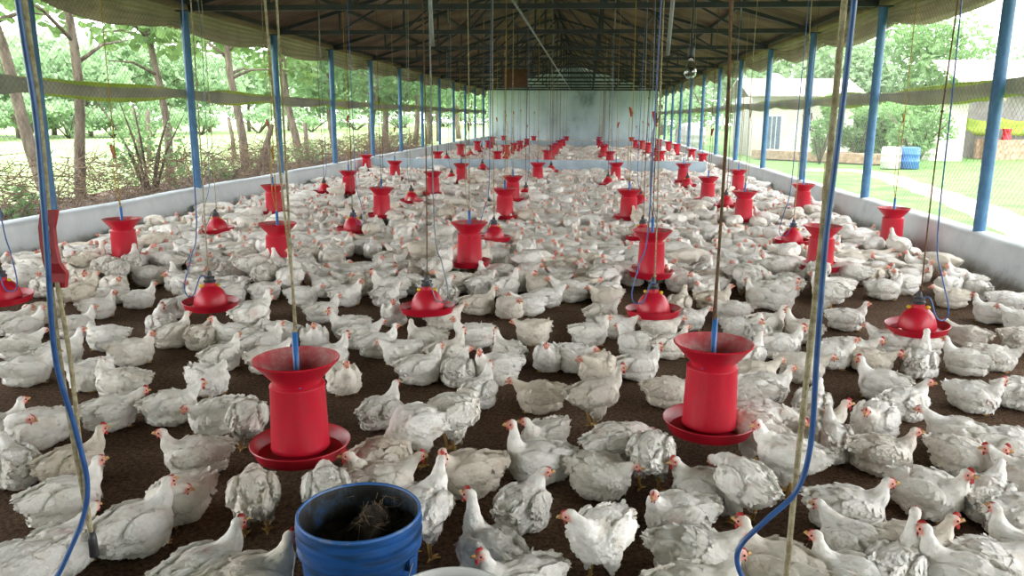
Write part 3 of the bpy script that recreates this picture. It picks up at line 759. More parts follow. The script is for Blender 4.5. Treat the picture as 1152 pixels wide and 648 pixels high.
# ---------------------------------------------------------------- the birds
def ico(bm, c, r, R=None, sub=3):
    m = Matrix.Translation(Vector(c)) @ ((R or Matrix()).to_4x4()) @ Matrix.Diagonal((r[0], r[1], r[2], 1))
    bmesh.ops.create_icosphere(bm, subdivisions=sub, radius=1, matrix=m)
def rot(y=0, z=0, x=0): return Matrix.Rotation(z, 3, 'Z') @ Matrix.Rotation(y, 3, 'Y') @ Matrix.Rotation(x, 3, 'X')
def bird_raw(stand, pts, hdir, wing=0., tail=.35, fluff=1., crouch=0.):
    """feathered body, neck and head as overlapping volumes; pts = neck path, hdir = (yaw, pitch) of the head"""
    bm = bmesh.new(); zb = (.185-crouch) if stand else .0
    pit = -.16 if stand else -.04
    B = Matrix.Rotation(pit, 3, 'Y')
    o = Vector((0, 0, zb))
    def P(x, y, z): return o + B @ Vector((x, y, z))
    H = .098 if not stand else .045
    ico(bm, P(-.01, 0, H), (.130, .093*fluff, .088), B)
    ico(bm, P(.062, 0, H-.006), (.082, .084*fluff, .084), B)
    ico(bm, P(-.095, 0, H+.012), (.075, .066, .060), B @ rot(.35))
    if not stand:
        ico(bm, P(.0, 0, .048), (.128, .108*fluff, .056), None)
        ico(bm, P(-.075, 0, .052), (.078, .078, .052), None)
        for s in (-1, 1): ico(bm, P(-.015, s*.062, .045), (.075, .045, .048), rot(z=s*.3))
    else:
        for s in (-1, 1):
            ico(bm, P(-.005, s*.046, H-.060), (.052, .036, .066), rot(.25))
            ico(bm, P(-.012, s*.046, H-.105), (.024, .021, .036), None)
    # wings folded on the flanks, with long feathers running back
    for s in (-1, 1):
        ico(bm, P(.012, s*(.080+.01*wing), H+.022), (.098, .024, .056), B @ rot(.12+.1*wing, -s*.06, s*.22))
        for k in range(5):
            ico(bm, P(-.075-.012*k, s*(.070-.006*k+.014*wing), H+.004+.015*k-.03*wing), (.070, .007, .014), B @ rot(-.05-.03*k+.2*wing, s*(.16), s*.25), 2)
    # tail fan
    for k in range(-3, 4):
        a = k*.17
        ico(bm, P(-.142-.004*(3-abs(k)), k*.009, H+.036+.004*(3-abs(k))), (.042, .011, .007), B @ rot(tail, -a, k*.25), 2)
    ico(bm, P(-.135, 0, H+.022), (.050, .036, .032), B @ rot(tail))
    # neck
    pp = smooth_pts(pts, 6); n = len(pp)
    for i, p in enumerate(pp):
        t = i/(n-1); r = .037*(1-t)**1.5+.0195
        ico(bm, p, (r, r, r), None, 2)
    hp = pp[-1]; Hm = Matrix.Rotation(hdir[0], 3, 'Z') @ Matrix.Rotation(-hdir[1], 3, 'Y')
    hc = hp + Hm @ Vector((.008, 0, .006))
    ico(bm, hc, (.029, .0215, .0235), Hm)
    ico(bm, hc + Hm @ Vector((.018, 0, -.003)), (.016, .0125, .0135), Hm, 2)
    return bm, hc, Hm
TMP = bpy.data.meshes.new('tmp'); TO = bpy.data.objects.new('tmp', TMP); COL.objects.link(TO)
def remesh(bm, vox, smooth):
    me = bpy.data.meshes.new('raw'); bm.to_mesh(me)
    TO.data = me; TO.modifiers.clear()
    m = TO.modifiers.new('r', 'REMESH'); m.mode = 'VOXEL'; m.voxel_size = vox
    m = TO.modifiers.new('s', 'SMOOTH'); m.factor = .5; m.iterations = smooth
    dg = bpy.context.evaluated_depsgraph_get(); dg.update()
    out = bpy.data.meshes.new_from_object(TO.evaluated_get(dg)); TO.data = TMP; bpy.data.meshes.remove(me)
    return out
def decimate(me, ratio):
    TO.data = me; TO.modifiers.clear()
    m = TO.modifiers.new('d', 'DECIMATE'); m.ratio = ratio
    dg = bpy.context.evaluated_depsgraph_get(); dg.update()
    out = bpy.data.meshes.new_from_object(TO.evaluated_get(dg)); TO.data = TMP; return out
def face_attr(me, hc, Hm):
    n = len(me.vertices); co_ = np.empty(n*3, 'f'); me.vertices.foreach_get('co', co_); co_ = co_.reshape(-1, 3)
    d = (co_-np.array(hc))@np.array(Hm)
    f = np.clip(1-(np.sqrt(((d[:, 0]-.014)/.029)**2+(d[:, 1]/.034)**2+((d[:, 2]+.003)/.024)**2)-.70)/.45, 0, 1)
    back_ = np.clip((d[:, 0]+.012)/.012, 0, 1)
    f = f*back_
    at = me.attributes.new('face', 'FLOAT', 'POINT'); at.data.foreach_set('value', f.astype('f'))
def ruffle(me, seed, amp, hc):
    n = len(me.vertices); c = np.empty(n*3, 'f'); nn = np.empty(n*3, 'f')
    me.vertices.foreach_get('co', c); me.vertices.foreach_get('normal', nn); c = c.reshape(-1, 3); nn = nn.reshape(-1, 3)
    for i in range(n):
        p = Vector(c[i]); dh = (p-hc).length; k = min(1, max(0, (dh-.03)/.05))
        if k <= 0: continue
        q = Vector((p.x*22, p.y*48, p.z*48))+Vector((seed*5, 0, 0))
        w = noise.noise_vector(p*25)*.25
        q = Vector((p.x*27, p.y*46, p.z*46))+w+Vector((seed*5, 0, 0))
        a = .45-noise.voronoi(q)[0][0]
        q = Vector((p.x*70, p.y*130, p.z*130))+w
        a += .16*noise.noise(q)
        c[i] += nn[i]*(a*amp*k)
        s = noise.noise(Vector((p.x*9, p.y*9, p.z*9))+Vector((0, seed*3, 0)))
        c[i] += nn[i]*(s*.0045*k)
    c[:, 2] = np.maximum(c[:, 2], .001)
    me.vertices.foreach_set('co', c.ravel()); me.update()
def add_feathers(me, hc, stand, seed):
    R = np.random.default_rng(seed+50); n = len(me.polygons)
    ce_ = np.empty(n*3, 'f'); no = np.empty(n*3, 'f'); ar = np.empty(n, 'f')
    me.polygons.foreach_get('center', ce_); me.polygons.foreach_get('normal', no); me.polygons.foreach_get('area', ar)
    ce_ = ce_.reshape(-1, 3); no = no.reshape(-1, 3); hcn = np.array(hc)
    ids = R.choice(n, 2300, p=ar/ar.sum()); zb = .19 if stand else .09
    V = []; F_ = []
    for i in ids:
        p = ce_[i]; nn = no[i]; dh = np.linalg.norm(p-hcn)
        if dh < .036 or p[2] < .012: continue
        neck = dh < .105 and p[2] > zb+.03
        t = (np.array([-.02, 0, zb])-p) if neck else np.array([-1, 0, -.30-.5*max(0, p[0]*6)])
        t = t/np.linalg.norm(t)+R.normal(size=3)*.16; t -= nn*t.dot(nn); L_ = np.linalg.norm(t)
        if L_ < .2: continue
        t /= L_; w = np.cross(nn, t)
        ln = (.015 if neck else .027)*R.uniform(.7, 1.25); wd = ln*R.uniform(.24, .33); lf = ln*R.uniform(-.01, .075)
        b = p-nn*.002; o = len(V)
        V += [b-w*wd*.5, b+w*wd*.5, b+t*ln*.6+nn*(lf*.75)+w*wd, b+t*ln*.92+nn*lf+w*wd*.5, b+t*ln*.92+nn*lf-w*wd*.5, b+t*ln*.6+nn*(lf*.75)-w*wd]
        F_ += [(o, o+1, o+2, o+5), (o+5, o+2, o+3, o+4)]
    fa = np.empty(len(me.vertices), 'f'); me.attributes['face'].data.foreach_get('value', fa)
    bm = bmesh.new(); bm.from_mesh(me); vs = [bm.verts.new(v) for v in V]
    for f in F_: bm.faces.new([vs[i] for i in f]).smooth = True
    bm.to_mesh(me); bm.free()
def add_legs(me, stand, crouch, hh):
    mb = MB()
    zb = .185-crouch
    if stand:
        for s in (-1, 1):
            x0 = -.012; kz = .085
            mb.tube([(x0-.004, s*.046, zb-.02), (x0-.022, s*.045, kz), (x0-.006, s*.044, .014)], [.011, .0085, .0075], 8)
            for a, L in ((0, .052), (.55, .044), (-.55, .044), (PI, .024)):
                d = Vector((math.cos(a), math.sin(a), 0)); b = Vector((x0-.006, s*.044, .010))
                mb.tube([b, b+d*L*.5+Vector((0, 0, .002)), b+d*L+Vector((0, 0, -.003))], [.0062, .005, .003], 6)
    else:
        for s in (-1, 1):
            for a, L in ((0, .05), (.5, .042), (-.5, .042)):
                b = Vector((.055, s*.05, .008)); d = Vector((math.cos(a), math.sin(a), 0))
                mb.tube([b, b+d*L], [.006, .003], 6)
    bm = bmesh.new(); bm.from_mesh(me); nf = len(bm.faces)
    vs = [bm.verts.new(v) for v in mb.v]; bm.verts.ensure_lookup_table()
    for f in mb.f:
        fc = bm.faces.new([vs[i] for i in f]); fc.material_index = 1; fc.smooth = True
    for f in bm.faces: f.smooth = True
    bm.to_mesh(me); bm.free()
def head_bits(hc, Hm, combsize, seed):
    def T(v): return hc + Hm @ Vector(v)
    out = {}
    mb = MB()
    v = [T(p) for p in ((.030, .0075, .003), (.030, -.0075, .003), (.029, 0, .010), (.050, 0, -.005), (.030, .0065, -.005), (.030, -.0065, -.005), (.045, 0, -.0068), (.044, .003, .001), (.044, -.003, .001), (.043, 0, .0065), (.026, .006, -.0085), (.026, -.006, -.0085), (.042, 0, -.009))]
    mb.add(v, [(0, 7, 9, 2), (2, 9, 8, 1), (7, 3, 9), (9, 3, 8), (0, 4, 6, 7), (7, 6, 3), (1, 8, 6, 5), (8, 3, 6), (4, 5, 6), (4, 10, 12), (5, 12, 11), (4, 12, 5), (10, 11, 12), (0, 2, 1)])
    out['beak'] = mb.mesh('beak', M['beak'])
    mb = MB(); L = 5; base = []
    hgt = [.004, .012, .016, .015, .010, .003]
    vv = []
    for i in range(6):
        x = .030-.008*i; z0 = .013+.006*math.sin(i/5*PI); 
        for sd in (-1, 1): vv.append(T((x, sd*.0035, z0)))
        vv.append(T((x+.001, 0, z0+hgt[i]*combsize*(1 if i % 2 else .75))))
    ff = []
    for i in range(5):
        a = i*3; ff += [(a, a+3, a+5, a+2), (a+1, a+2, a+5, a+4)]
    mb.add(vv, ff); out['comb'] = mb.mesh('comb', M['comb'])
    mb = MB()
    for s in (-1, 1): mb.sphere(T((.022, s*.006, -.020-.004*combsize)), (.0055*combsize**.5, .0035, .010*combsize**.7), Hm, 8, 6)
    out['wattle'] = mb.mesh('wattle', M['comb'])
    for k, s in enumerate((-1, 1)):
        mb = MB(); mb.sphere(T((.013, s*.0195, .004)), .0042, None, 8, 6); out['eye%d' % k] = mb.mesh('eye', M['eye'])
    return out
# pose table: stand, neck points, head (yaw, pitch), wing, tail, fluff, crouch
N0 = (.075, 0, .125)
POSE = {
 'up':    (0, [N0, (.112, 0, .160), (.122, 0, .192), (.132, 0, .222)], (0, .05), 0, .30, 1, 0),
 'upL':   (0, [N0, (.112, .004, .160), (.118, .012, .188), (.124, .026, .212)], (1.0, 0), .2, .30, 1.03, 0),
 'upR':   (0, [N0, (.112, -.004, .160), (.118, -.012, .186), (.124, -.026, .208)], (-1.0, 0), .1, .35, 1.03, 0),
 'low':   (0, [N0, (.118, 0, .150), (.142, 0, .172), (.165, 0, .186)], (.15, -.15), .1, .22, 1.05, 0),
 'lowL':  (0, [N0, (.112, .02, .152), (.125, .045, .170), (.128, .068, .178)], (1.25, -.25), .3, .28, 1.06, 0),
 'lowR':  (0, [N0, (.112, -.02, .152), (.125, -.045, .170), (.128, -.068, .178)], (-1.25, -.25), .3, .28, 1.06, 0),
 'tuck':  (0, [N0, (.098, .022, .160), (.085, .060, .182), (.052, .082, .180)], (2.6, -.35), .3, .3, 1.05, 0),
 'high':  (0, [N0, (.106, 0, .175), (.108, 0, .225), (.114, 0, .270)], (.3, .1), 0, .4, 1, 0),
 'sUp':   (1, [(.085, 0, .255), (.122, 0, .285), (.130, 0, .322), (.142, 0, .352)], (0, 0), 0, .45, 1.06, .015),
 'sL':    (1, [(.085, 0, .255), (.122, .005, .285), (.126, .015, .318), (.136, .03, .345)], (1.1, -.1), 0, .45, 1.06, .015),
 'sR':    (1, [(.085, 0, .250), (.128, -.005, .285), (.138, -.02, .315), (.148, -.04, .335)], (-1.1, -.2), .2, .4, 1.04, .02),
 'feed':  (1, [(.085, 0, .215), (.145, 0, .225), (.190, 0, .212), (.228, 0, .192)], (0, -.55), .2, .5, 1.06, .045),
 'peck':  (1, [(.080, 0, .195), (.130, 0, .165), (.165, .0, .115), (.185, .0, .070)], (.1, -1.0), .2, .75, 1, .02),
 'preen': (1, [(.085, 0, .245), (.115, .035, .265), (.095, .080, .262), (.055, .100, .235)], (2.4, -.7), .6, .5, 1.08, .02),
}
VAR = {}; LO = {}; LO2 = {}
for vi, (k, (st_, pts, hd, wg, tl, flf, cr_)) in enumerate(POSE.items()):
    bm, hc, Hm = bird_raw(st_, pts, hd, wg, tl, flf, cr_)
    me = remesh(bm, .0052, 3); ruffle(me, vi, .0060, hc); face_attr(me, hc, Hm)
    me.name = 'chicken_'+k; me.materials.clear(); me.materials.append(M['feather']); me.materials.append(M['leg'])
    me.polygons.foreach_set('material_index', [0]*len(me.polygons))
    add_feathers(me, hc, st_, vi)
    add_legs(me, st_, cr_, 0)
    big = head_bits(hc, Hm, 1.1, vi); small = head_bits(hc, Hm, .38, vi)
    VAR[k] = (me, big, small)
    if k in ('up', 'upL', 'upR', 'low', 'lowL', 'lowR', 'tuck', 'sUp', 'sL', 'feed'):
        lo = remesh(bm, .013, 1); face_attr(lo, hc, Hm); lo2 = decimate(lo, .22)
        for q in (lo, lo2):
            n = len(q.vertices); a = np.empty(n*3, 'f'); q.vertices.foreach_get('co', a)
            q.calc_loop_triangles(); t = np.empty(len(q.loop_triangles)*3, 'i'); q.loop_triangles.foreach_get('vertices', t)
            fa = np.empty(n, 'f'); q.attributes['face'].data.foreach_get('value', fa)
            (LO if q is lo else LO2)[k] = (a.reshape(-1, 3), t.reshape(-1, 3), fa)
    bm.free()
bpy.data.objects.remove(TO)

# (px, py of the body's middle, heading seen in the picture: 0 right, 90 away, 180 left, 270 to the camera; pose; comb; size)
def crop(x0, y0, L): return [(x0+a/3.813, y0+b/3.813, *r) for a, b, *r in L]
HAND = []
HAND += crop(0, 320, [(90, 245, 10, 'low'), (110, 165, 20, 'up'), (35, 150, 15, 'low'), (170, 105, 200, 'lowL'), (330, 160, 15, 'up'),
 (425, 85, 20, 'upR'), (265, 275, 20, 'up'), (450, 210, 160, 'lowR'), (520, 205, 10, 'low'), (575, 270, 10, 'upR'), (120, 350, 5, 'low'),
 (385, 370, 235, 'lowR'), (515, 410, 150, 'upR', 1), (480, 525, 5, 'low', 1), (740, 505, 15, 'low', 1), (890, 390, 300, 'tuck'),
 (955, 290, 35, 'up'), (745, 85, 60, 'lowR'), (690, 155, 100, 'upR', 1), (745, 200, 35, 'up'), (865, 205, 60, 'low'), (1000, 200, 170, 'up', 1),
 (1085, 110, 30, 'sUp'), (915, 545, 215, 'low'), (1060, 525, 80, 'feed'), (600, 45, 10, 'up'), (455, 35, 170, 'low'), (345, 15, 20, 'sUp'),
 (150, 600, 190, 'tuck'), (-10, 600, 20, 'up'), (1130, 240, 20, 'up')])
HAND += crop(0, 478, [(320, 150, 20, 'up', 1), (830, 110, 170, 'up'), (60, 150, 100, 'low'), (760, 290, 220, 'tuck'), (285, 300, 10, 'up'),
 (590, 410, 25, 'up'), (250, 500, 35, 'low'), (50, 600, 190, 'low'), (880, 600, 25, 'up', 1), (760, 650, 10, 'up', 1), (1085, 240, 88, 'feed')])
HAND += crop(280, 478, [(330, 225, 92, 'feed'), (470, 165, 240, 'upR', 1), (590, 120, 30, 'up'), (580, 230, 15, 'low', 1), (745, 330, 55, 'sUp', 1),
 (935, 190, 200, 'upL'), (850, 410, 15, 'up', 1), (1040, 540, 130, 'high', 1), (900, 560, 195, 'low'), (50, 660, 10, 'up', 1), (1150, 640, 200, 'up', 1)])
HAND += crop(560, 478, [(165, 135, 185, 'high'), (200, 35, 235, 'upR'), (110, 320, 60, 'upR'), (445, 195, 330, 'low'),
 (440, 440, 245, 'sR'), (660, 80, 80, 'peck'), (770, 360, 205, 'upL'), (880, 250, 165, 'upL', 1), (850, 530, 5, 'low'), (1060, 200, 130, 'feed'),
 (505, 15, 35, 'feed'), (60, 500, 150, 'low'), (860, 690, 20, 'up')])
HAND += crop(852, 478, [(90, 590, 165, 'up', 1), (400, 640, 170, 'up'), (130, 100, 170, 'sL'), (400, 340, 15, 'up'), (545, 105, 12, 'up'), (745, 275, 335, 'up', 1),
 (890, 110, 345, 'low', 1), (850, 20, 170, 'low'), (1010, 290, 80, 'low'), (1110, 70, 20, 'low'), (1130, 360, 30, 'lowL'), (1000, 570, 35, 'low'),
 (600, 600, 70, 'high'), (660, 510, 20, 'up', 1), (880, 640, 170, 'up', 1), (420, 480, 150, 'low'), (320, 45, 100, 'low'), (1150, 200, 170, 'low', 1), (1140, 540, 150, 'up')])
HAND += crop(280, 320, [(75, 15, 10, 'low'), (235, 35, 350, 'low'), (420, 35, 20, 'upR'), (120, 195, 150, 'lowR'), (20, 100, 20, 'low'), (10, 210, 60, 'low'),
 (90, 300, 30, 'low'), (320, 100, 15, 'up'), (280, 215, 270, 'up'), (425, 165, 180, 'up', 1), (405, 385, 280, 'up'), (350, 290, 30, 'up', 1), (485, 205, 15, 'low'),
 (560, 240, 15, 'up'), (620, 115, 270, 'up'), (650, 275, 215, 'lowR'), (740, 345, 25, 'up'), (855, 275, 40, 'up', 1), (755, 215, 160, 'upR'),
 (570, 520, 50, 'up'), (900, 350, 75, 'upR'), (985, 440, 60, 'up', 1), (1060, 345, 200, 'upL'), (1110, 270, 130, 'up', 1), (880, 540, 25, 'preen'), (700, 590, 200, 'peck', 1),
 (960, 205, 190, 'up'), (840, 130, 20, 'low'), (590, 35, 40, 'low'), (990, 70, 20, 'up'), (850, 30, 90, 'low')])
HAND += crop(560, 320, [(50, 85, 265, 'lowL'), (130, 75, 200, 'low'), (220, 40, 20, 'low'), (150, 190, 230, 'lowR'), (110, 275, 165, 'upL', 1), (10, 350, 100, 'up'),
 (215, 295, 265, 'up'), (335, 300, 320, 'low'), (400, 195, 10, 'up'), (450, 115, 40, 'low'), (520, 165, 340, 'low'), (590, 235, 140, 'low'), (610, 330, 20, 'up', 1),
 (460, 40, 200, 'low'), (430, 340, 260, 'lowR'), (425, 450, 25, 'sUp', 1), (740, 245, 30, 'up'), (820, 135, 10, 'low'), (700, 175, 355, 'low'), (175, 460, 180, 'low'),
 (745, 440, 10, 'low'), (780, 70, 70, 'up'), (930, 55, 15, 'up'), (1130, 45, 150, 'up'), (1000, 100, 180, 'low'), (1050, 180, 330, 'low', 1), (1080, 290, 60, 'up'),
 (1110, 360, 20, 'low'), (1090, 450, 160, 'low'), (1040, 580, 150, 'feed')])
HAND += crop(852, 320, [(90, 55, 355, 'up'), (45, 155, 30, 'up'), (0, 200, 90, 'up', 1), (190, 185, 150, 'up'), (105, 250, 15, 'up', 1), (330, 285, 350, 'up'),
 (410, 270, 355, 'low', 1), (390, 135, 15, 'up'), (560, 225, 170, 'low'), (200, 340, 350, 'low'), (500, 310, 340, 'low', 1), (700, 320, 80, 'high'),
 (530, 410, 165, 'up', 1), (640, 490, 50, 'upR'), (505, 565, 255, 'low'), (890, 310, 165, 'up'), (1030, 295, 350, 'low'), (1130, 310, 40, 'up'),
 (940, 460, 345, 'upL', 1), (840, 610, 35, 'up'), (900, 205, 165, 'low', 1), (1000, 105, 165, 'up', 1), (1080, 60, 10, 'low'), (1130, 140, 170, 'low'),
 (830, 45, 200, 'low'), (700, 240, 200, 'low'), (50, 420, 10, 'up'), (10, 520, 350, 'feed', 1), (240, 490, 80, 'low'), (260, 590, 15, 'up', 1), (300, 20, 160, 'sUp'), (1150, 220, 10, 'low', 1), (1150, 450, 30, 'low')])

birds = []       # x, y, rz, pose, comb, scale, hand
def az(px, py):
    d = ray(px, py); return math.atan2(-d.x, d.y)
for h in HAND:
    px, py, ang, pose = h[:4]; comb = len(h) > 4 and h[4]
    z = .20 if POSE[pose][0] else .10
    p = back(px, py, z)
    birds.append([p.x, p.y, math.radians(ang)+az(px, py), pose, comb, random.uniform(.82, .90)*(1 if p.y < 4 else .97), True])
nh = len(birds)
# gently push hand-placed birds apart
def relax(B, it, rmin, fixed_after=None):
    A = np.array([(b[0], b[1]) for b in B])
    for _ in range(it):
        d = A[:, None]-A[None]; r = np.hypot(d[..., 0], d[..., 1]); np.fill_diagonal(r, 9)
        w = np.clip(rmin-r, 0, None)/np.maximum(r, 1e-3)*.25
        A = A+(d*w[..., None]).sum(1)
    for b, a in zip(B, A): b[0], b[1] = float(a[0]), float(a[1])
D_ = []
for b in birds:
    if all(math.hypot(b[0]-q[0], b[1]-q[1]) > .125 for q in D_): D_.append(b)
birds = D_; nh = len(birds)
relax(birds, 12, .16)
BUCK = [(bpnt.x, bpnt.y, .33), (wpnt.x, wpnt.y, .30)]
for b in birds:
    for (x, y, r) in BUCK+[(x, y, .27) for x, y in FEED[:2]]:
        dx, dy = b[0]-x, b[1]-y; q = math.hypot(dx, dy); R_ = r if (b[3] != 'feed' or r > .28) else .19
        if q < R_: b[0] = x+dx/q*R_; b[1] = y+dy/q*R_
# ground left bare in the photo (picture polygons, x, y on the floor)
BARE = [[(455, 420), (540, 395), (590, 350), (600, 345), (610, 372), (600, 420), (560, 440), (520, 445)],
        [(382, 290), (420, 290), (440, 305), (400, 318), (375, 312)],
        [(395, 430), (440, 450), (470, 470), (460, 520), (400, 480)],
        [(700, 330), (760, 325), (780, 345), (720, 360)], [(1050, 240), (1090, 250), (1090, 262), (1060, 262)],
        [(150, 330), (190, 320), (215, 340), (165, 352), (130, 345)], [(370, 385), (420, 378), (430, 420), (390, 440)],
        [(1000, 470), (1090, 460), (1110, 480), (1010, 500)], [(150, 375), (210, 370), (230, 400), (170, 405)], [(800, 370), (850, 375), (860, 400), (815, 395)],
        [(545, 340), (580, 335), (600, 350), (560, 358)]]
def inpoly(x, y, P):
    c = False
    for i in range(len(P)):
        (x1, y1), (x2, y2) = P[i], P[i-1]
        if (y1 > y) != (y2 > y) and x < (x2-x1)*(y-y1)/(y2-y1)+x1: c = not c
    return c
def free(x, y, z=.0):
    if x < XL+.24 or x > XR-.24: return False
    if 19.9 < y < 20.45 and x < 3.15: return False
    if 36.3 < y < 36.85: return False
    for fx, fy in FEED:
        if abs(fx-x) < .2 and abs(fy-y) < .2 and math.hypot(fx-x, fy-y) < .19: return False
    return True
cell = {}
def put(b):
    cell.setdefault((int(b[0]//.3), int(b[1]//.3)), []).append(b)
def near_any(x, y, r):
    cx_, cy_ = int(x//.3), int(y//.3)
    for i in range(-1, 2):
        for j in range(-1, 2):
            for b in cell.get((cx_+i, cy_+j), ()):
                if math.hypot(b[0]-x, b[1]-y) < r: return True
    return False
for b in birds: put(b)
SITP = ['up', 'upL', 'upR', 'low', 'low', 'lowL', 'lowR', 'tuck', 'low', 'lowL', 'up', 'low', 'lowR', 'feed']
LIM = 322     # hand-placed birds cover the picture below this row
auto = []
def step_y(y): return .16
rad = .192
for k in range(60000):
    t = random.random(); y = 5.2+(45.9-5.2)*t
    x = random.uniform(XL+.24, XR-.24)
    q = proj((x, y, .10))
    if not (-60 < q[0] < 1215): continue
    if q[1] > LIM+random.uniform(-4, 6) : continue
    r = rad*(1.0 if y < 9 else 1.02)+ (.03 if noise.noise(Vector((x*.9, y*.5, 2))) > .28 else 0)
    if not free(x, y) or near_any(x, y, r): continue
    g = proj((x, y, 0))
    if y < 12 and any(inpoly(g[0], g[1], P) for P in BARE): continue
    pose = random.choice(SITP); rz = random.uniform(0, 2*PI)
    for fx, fy in FEED:      # birds around a feeder face it
        d = math.hypot(fx-x, fy-y)
        if d < .42: rz = math.atan2(fy-y, fx-x)+random.uniform(-.4, .4); pose = random.choice(['feed', 'feed', 'up', 'sUp', 'low'])
    b = [x, y, rz, pose, random.random() < .3, random.uniform(.88, .98), False]
    put(b); auto.append(b)
# birds just outside the left and right picture edge and under the lower edge stay left out
auto.sort(key=lambda b: b[1])
NI = 300
ind = birds+auto[:NI-nh]; far = auto[NI-nh:]
print('hand', nh, 'auto', len(auto), 'far', len(far))

def facing(rz, x, y):
    a = math.degrees(rz-math.atan2(-x, y)) % 360
    return ('right', 'away right', 'away', 'away left', 'left', 'front left', 'camera', 'front right')[int((a+22.5)//45) % 8]
PT = {'up': 'head raised', 'upL': 'head turned', 'upR': 'head turned', 'low': 'neck low', 'lowL': 'head turned low', 'lowR': 'head turned low', 'tuck': 'head tucked', 'high': 'neck stretched', 'sUp': 'standing', 'sL': 'standing', 'sR': 'standing', 'feed': 'feeding', 'peck': 'pecking down', 'preen': 'preening'}
FT = {'right': 'facing right', 'left': 'facing left', 'away': 'facing away', 'camera': 'facing camera', 'away right': 'turned away right', 'away left': 'turned away left', 'front left': 'turned front left', 'front right': 'turned front right'}
cells = {}
for i, b in enumerate(ind):
    x, y = b[0], b[1]
    lm = min(LM, key=lambda l: math.hypot(l[0]-x, (l[1]-y)*.8)); dx, dy = x-lm[0], y-lm[1]
    dist = math.hypot(dx, dy)
    side = ('right of' if dx > 0 else 'left of') if abs(dx) > abs(dy)*.9 else ('behind' if dy > 0 else 'in front of')
    key = (PT[b[3]], FT[facing(b[2], x, y)], side, lm[2]); cells.setdefault(key, []).append((dist, i))
LAB = {}
for (pt, ft, side, nm), L in cells.items():
    L.sort()
    for r_, (d, i) in enumerate(L):
        near_ = '' if len(L) == 1 else ('nearest ' if r_ == 0 else ORD[r_]+' nearest ')
        LAB[i] = 'white chicken, %s, %s, %s%s %s' % (pt, ft, near_, side, nm)
        if len(LAB[i].split()) > 16: LAB[i] = LAB[i].replace('white chicken', 'chicken')
        if len(LAB[i].split()) > 16: LAB[i] = LAB[i].replace(' second row', ' row two').replace(' of ', ' ', 1)
for i, (x, y, rz, pose, comb, s, hand) in enumerate(ind):
    me, big, small = VAR[pose]
    o = bpy.data.objects.new('chicken', me); COL.objects.link(o)
    zs = s*random.uniform(.95, 1.03)
    o.location = (x, y, 0); o.rotation_euler = (0, 0, rz); o.scale = (s*.95, s*random.uniform(.98, 1.08), zs)
    tag(o, LAB[i], 'chicken', 'white chickens on the litter')
    bits = big if comb else small
    for k, m_ in bits.items():
        if y > 6.2 and k not in ('beak', 'comb'): continue
        c = bpy.data.objects.new('eye' if k.startswith('eye') else k, m_); COL.objects.link(c); c.parent = o
# the rest of the flock, farther down the shed: one object
VS, FS, FA, RN_ = [], [], [], []; off = 0
for b in far:
    pose = b[3] if b[3] in LO else 'up'
    a, t, fa = (LO if b[1] < 13 else LO2)[pose]
    c, s_ = math.cos(b[2]), math.sin(b[2]); sc_ = b[5]
    R_ = np.array([[c, s_, 0], [-s_, c, 0], [0, 0, 1]])*sc_
    VS.append(a@R_+np.array([b[0], b[1], 0])); FS.append(t+off); FA.append(np.minimum(1, fa*1.5)); RN_.append(np.full(len(a), random.random())); off += len(a)
if far:
    V = np.concatenate(VS).astype('f'); T = np.concatenate(FS).astype('i')
    me = bpy.data.meshes.new('distant_flock'); me.vertices.add(len(V)); me.vertices.foreach_set('co', V.ravel())
    me.loops.add(len(T)*3); me.loops.foreach_set('vertex_index', T.ravel())
    me.polygons.add(len(T)); me.polygons.foreach_set('loop_start', np.arange(0, len(T)*3, 3, dtype='i'))
    me.polygons.foreach_set('use_smooth', np.ones(len(T), dtype=bool))
    me.update(calc_edges=True)
    for nm, arr in (('face', np.concatenate(FA)), ('rnd', np.concatenate(RN_))):
        at = me.attributes.new(nm, 'FLOAT', 'POINT'); at.data.foreach_set('value', arr.astype('f'))
    me.materials.append(M['feather']); o = link('distant_flock', me)
    tag(o, 'crowd of small distant white chickens filling the far part of the shed', 'chickens', kind='stuff')


# ---------------------------------------------------------------- outside the shed
def ground(name, x0, x1, y0, y1, z, mat, label, n=60, amp=.12):
    mb = MB(); nx_, ny_ = n, n
    for j in range(ny_+1):
        for i in range(nx_+1):
            x = x0+(x1-x0)*i/nx_; y = y0+(y1-y0)*j/ny_
            d = min(abs(x-XL), abs(x-XR)); k = min(1, max(0, (d-.3)/3))
            mb.v.append((x, y, z+amp*k*noise.noise(Vector((x*.2, y*.2, 0)))))
    for j in range(ny_):
        for i in range(nx_):
            a = j*(nx_+1)+i; mb.f.append((a, a+1, a+nx_+2, a+nx_+1)); mb.m.append(0)
    return tag(mb.build(name, mat), label, 'ground', kind='structure')
ground('ground_left', -130, XL-.17, -25, 190, -.04, M['grass'], 'sunlit green field left of the shed')
ground('ground_right', XR+.17, 140, -25, 190, -.04, M['lawn'], 'bright green lawn right of the shed', amp=0)
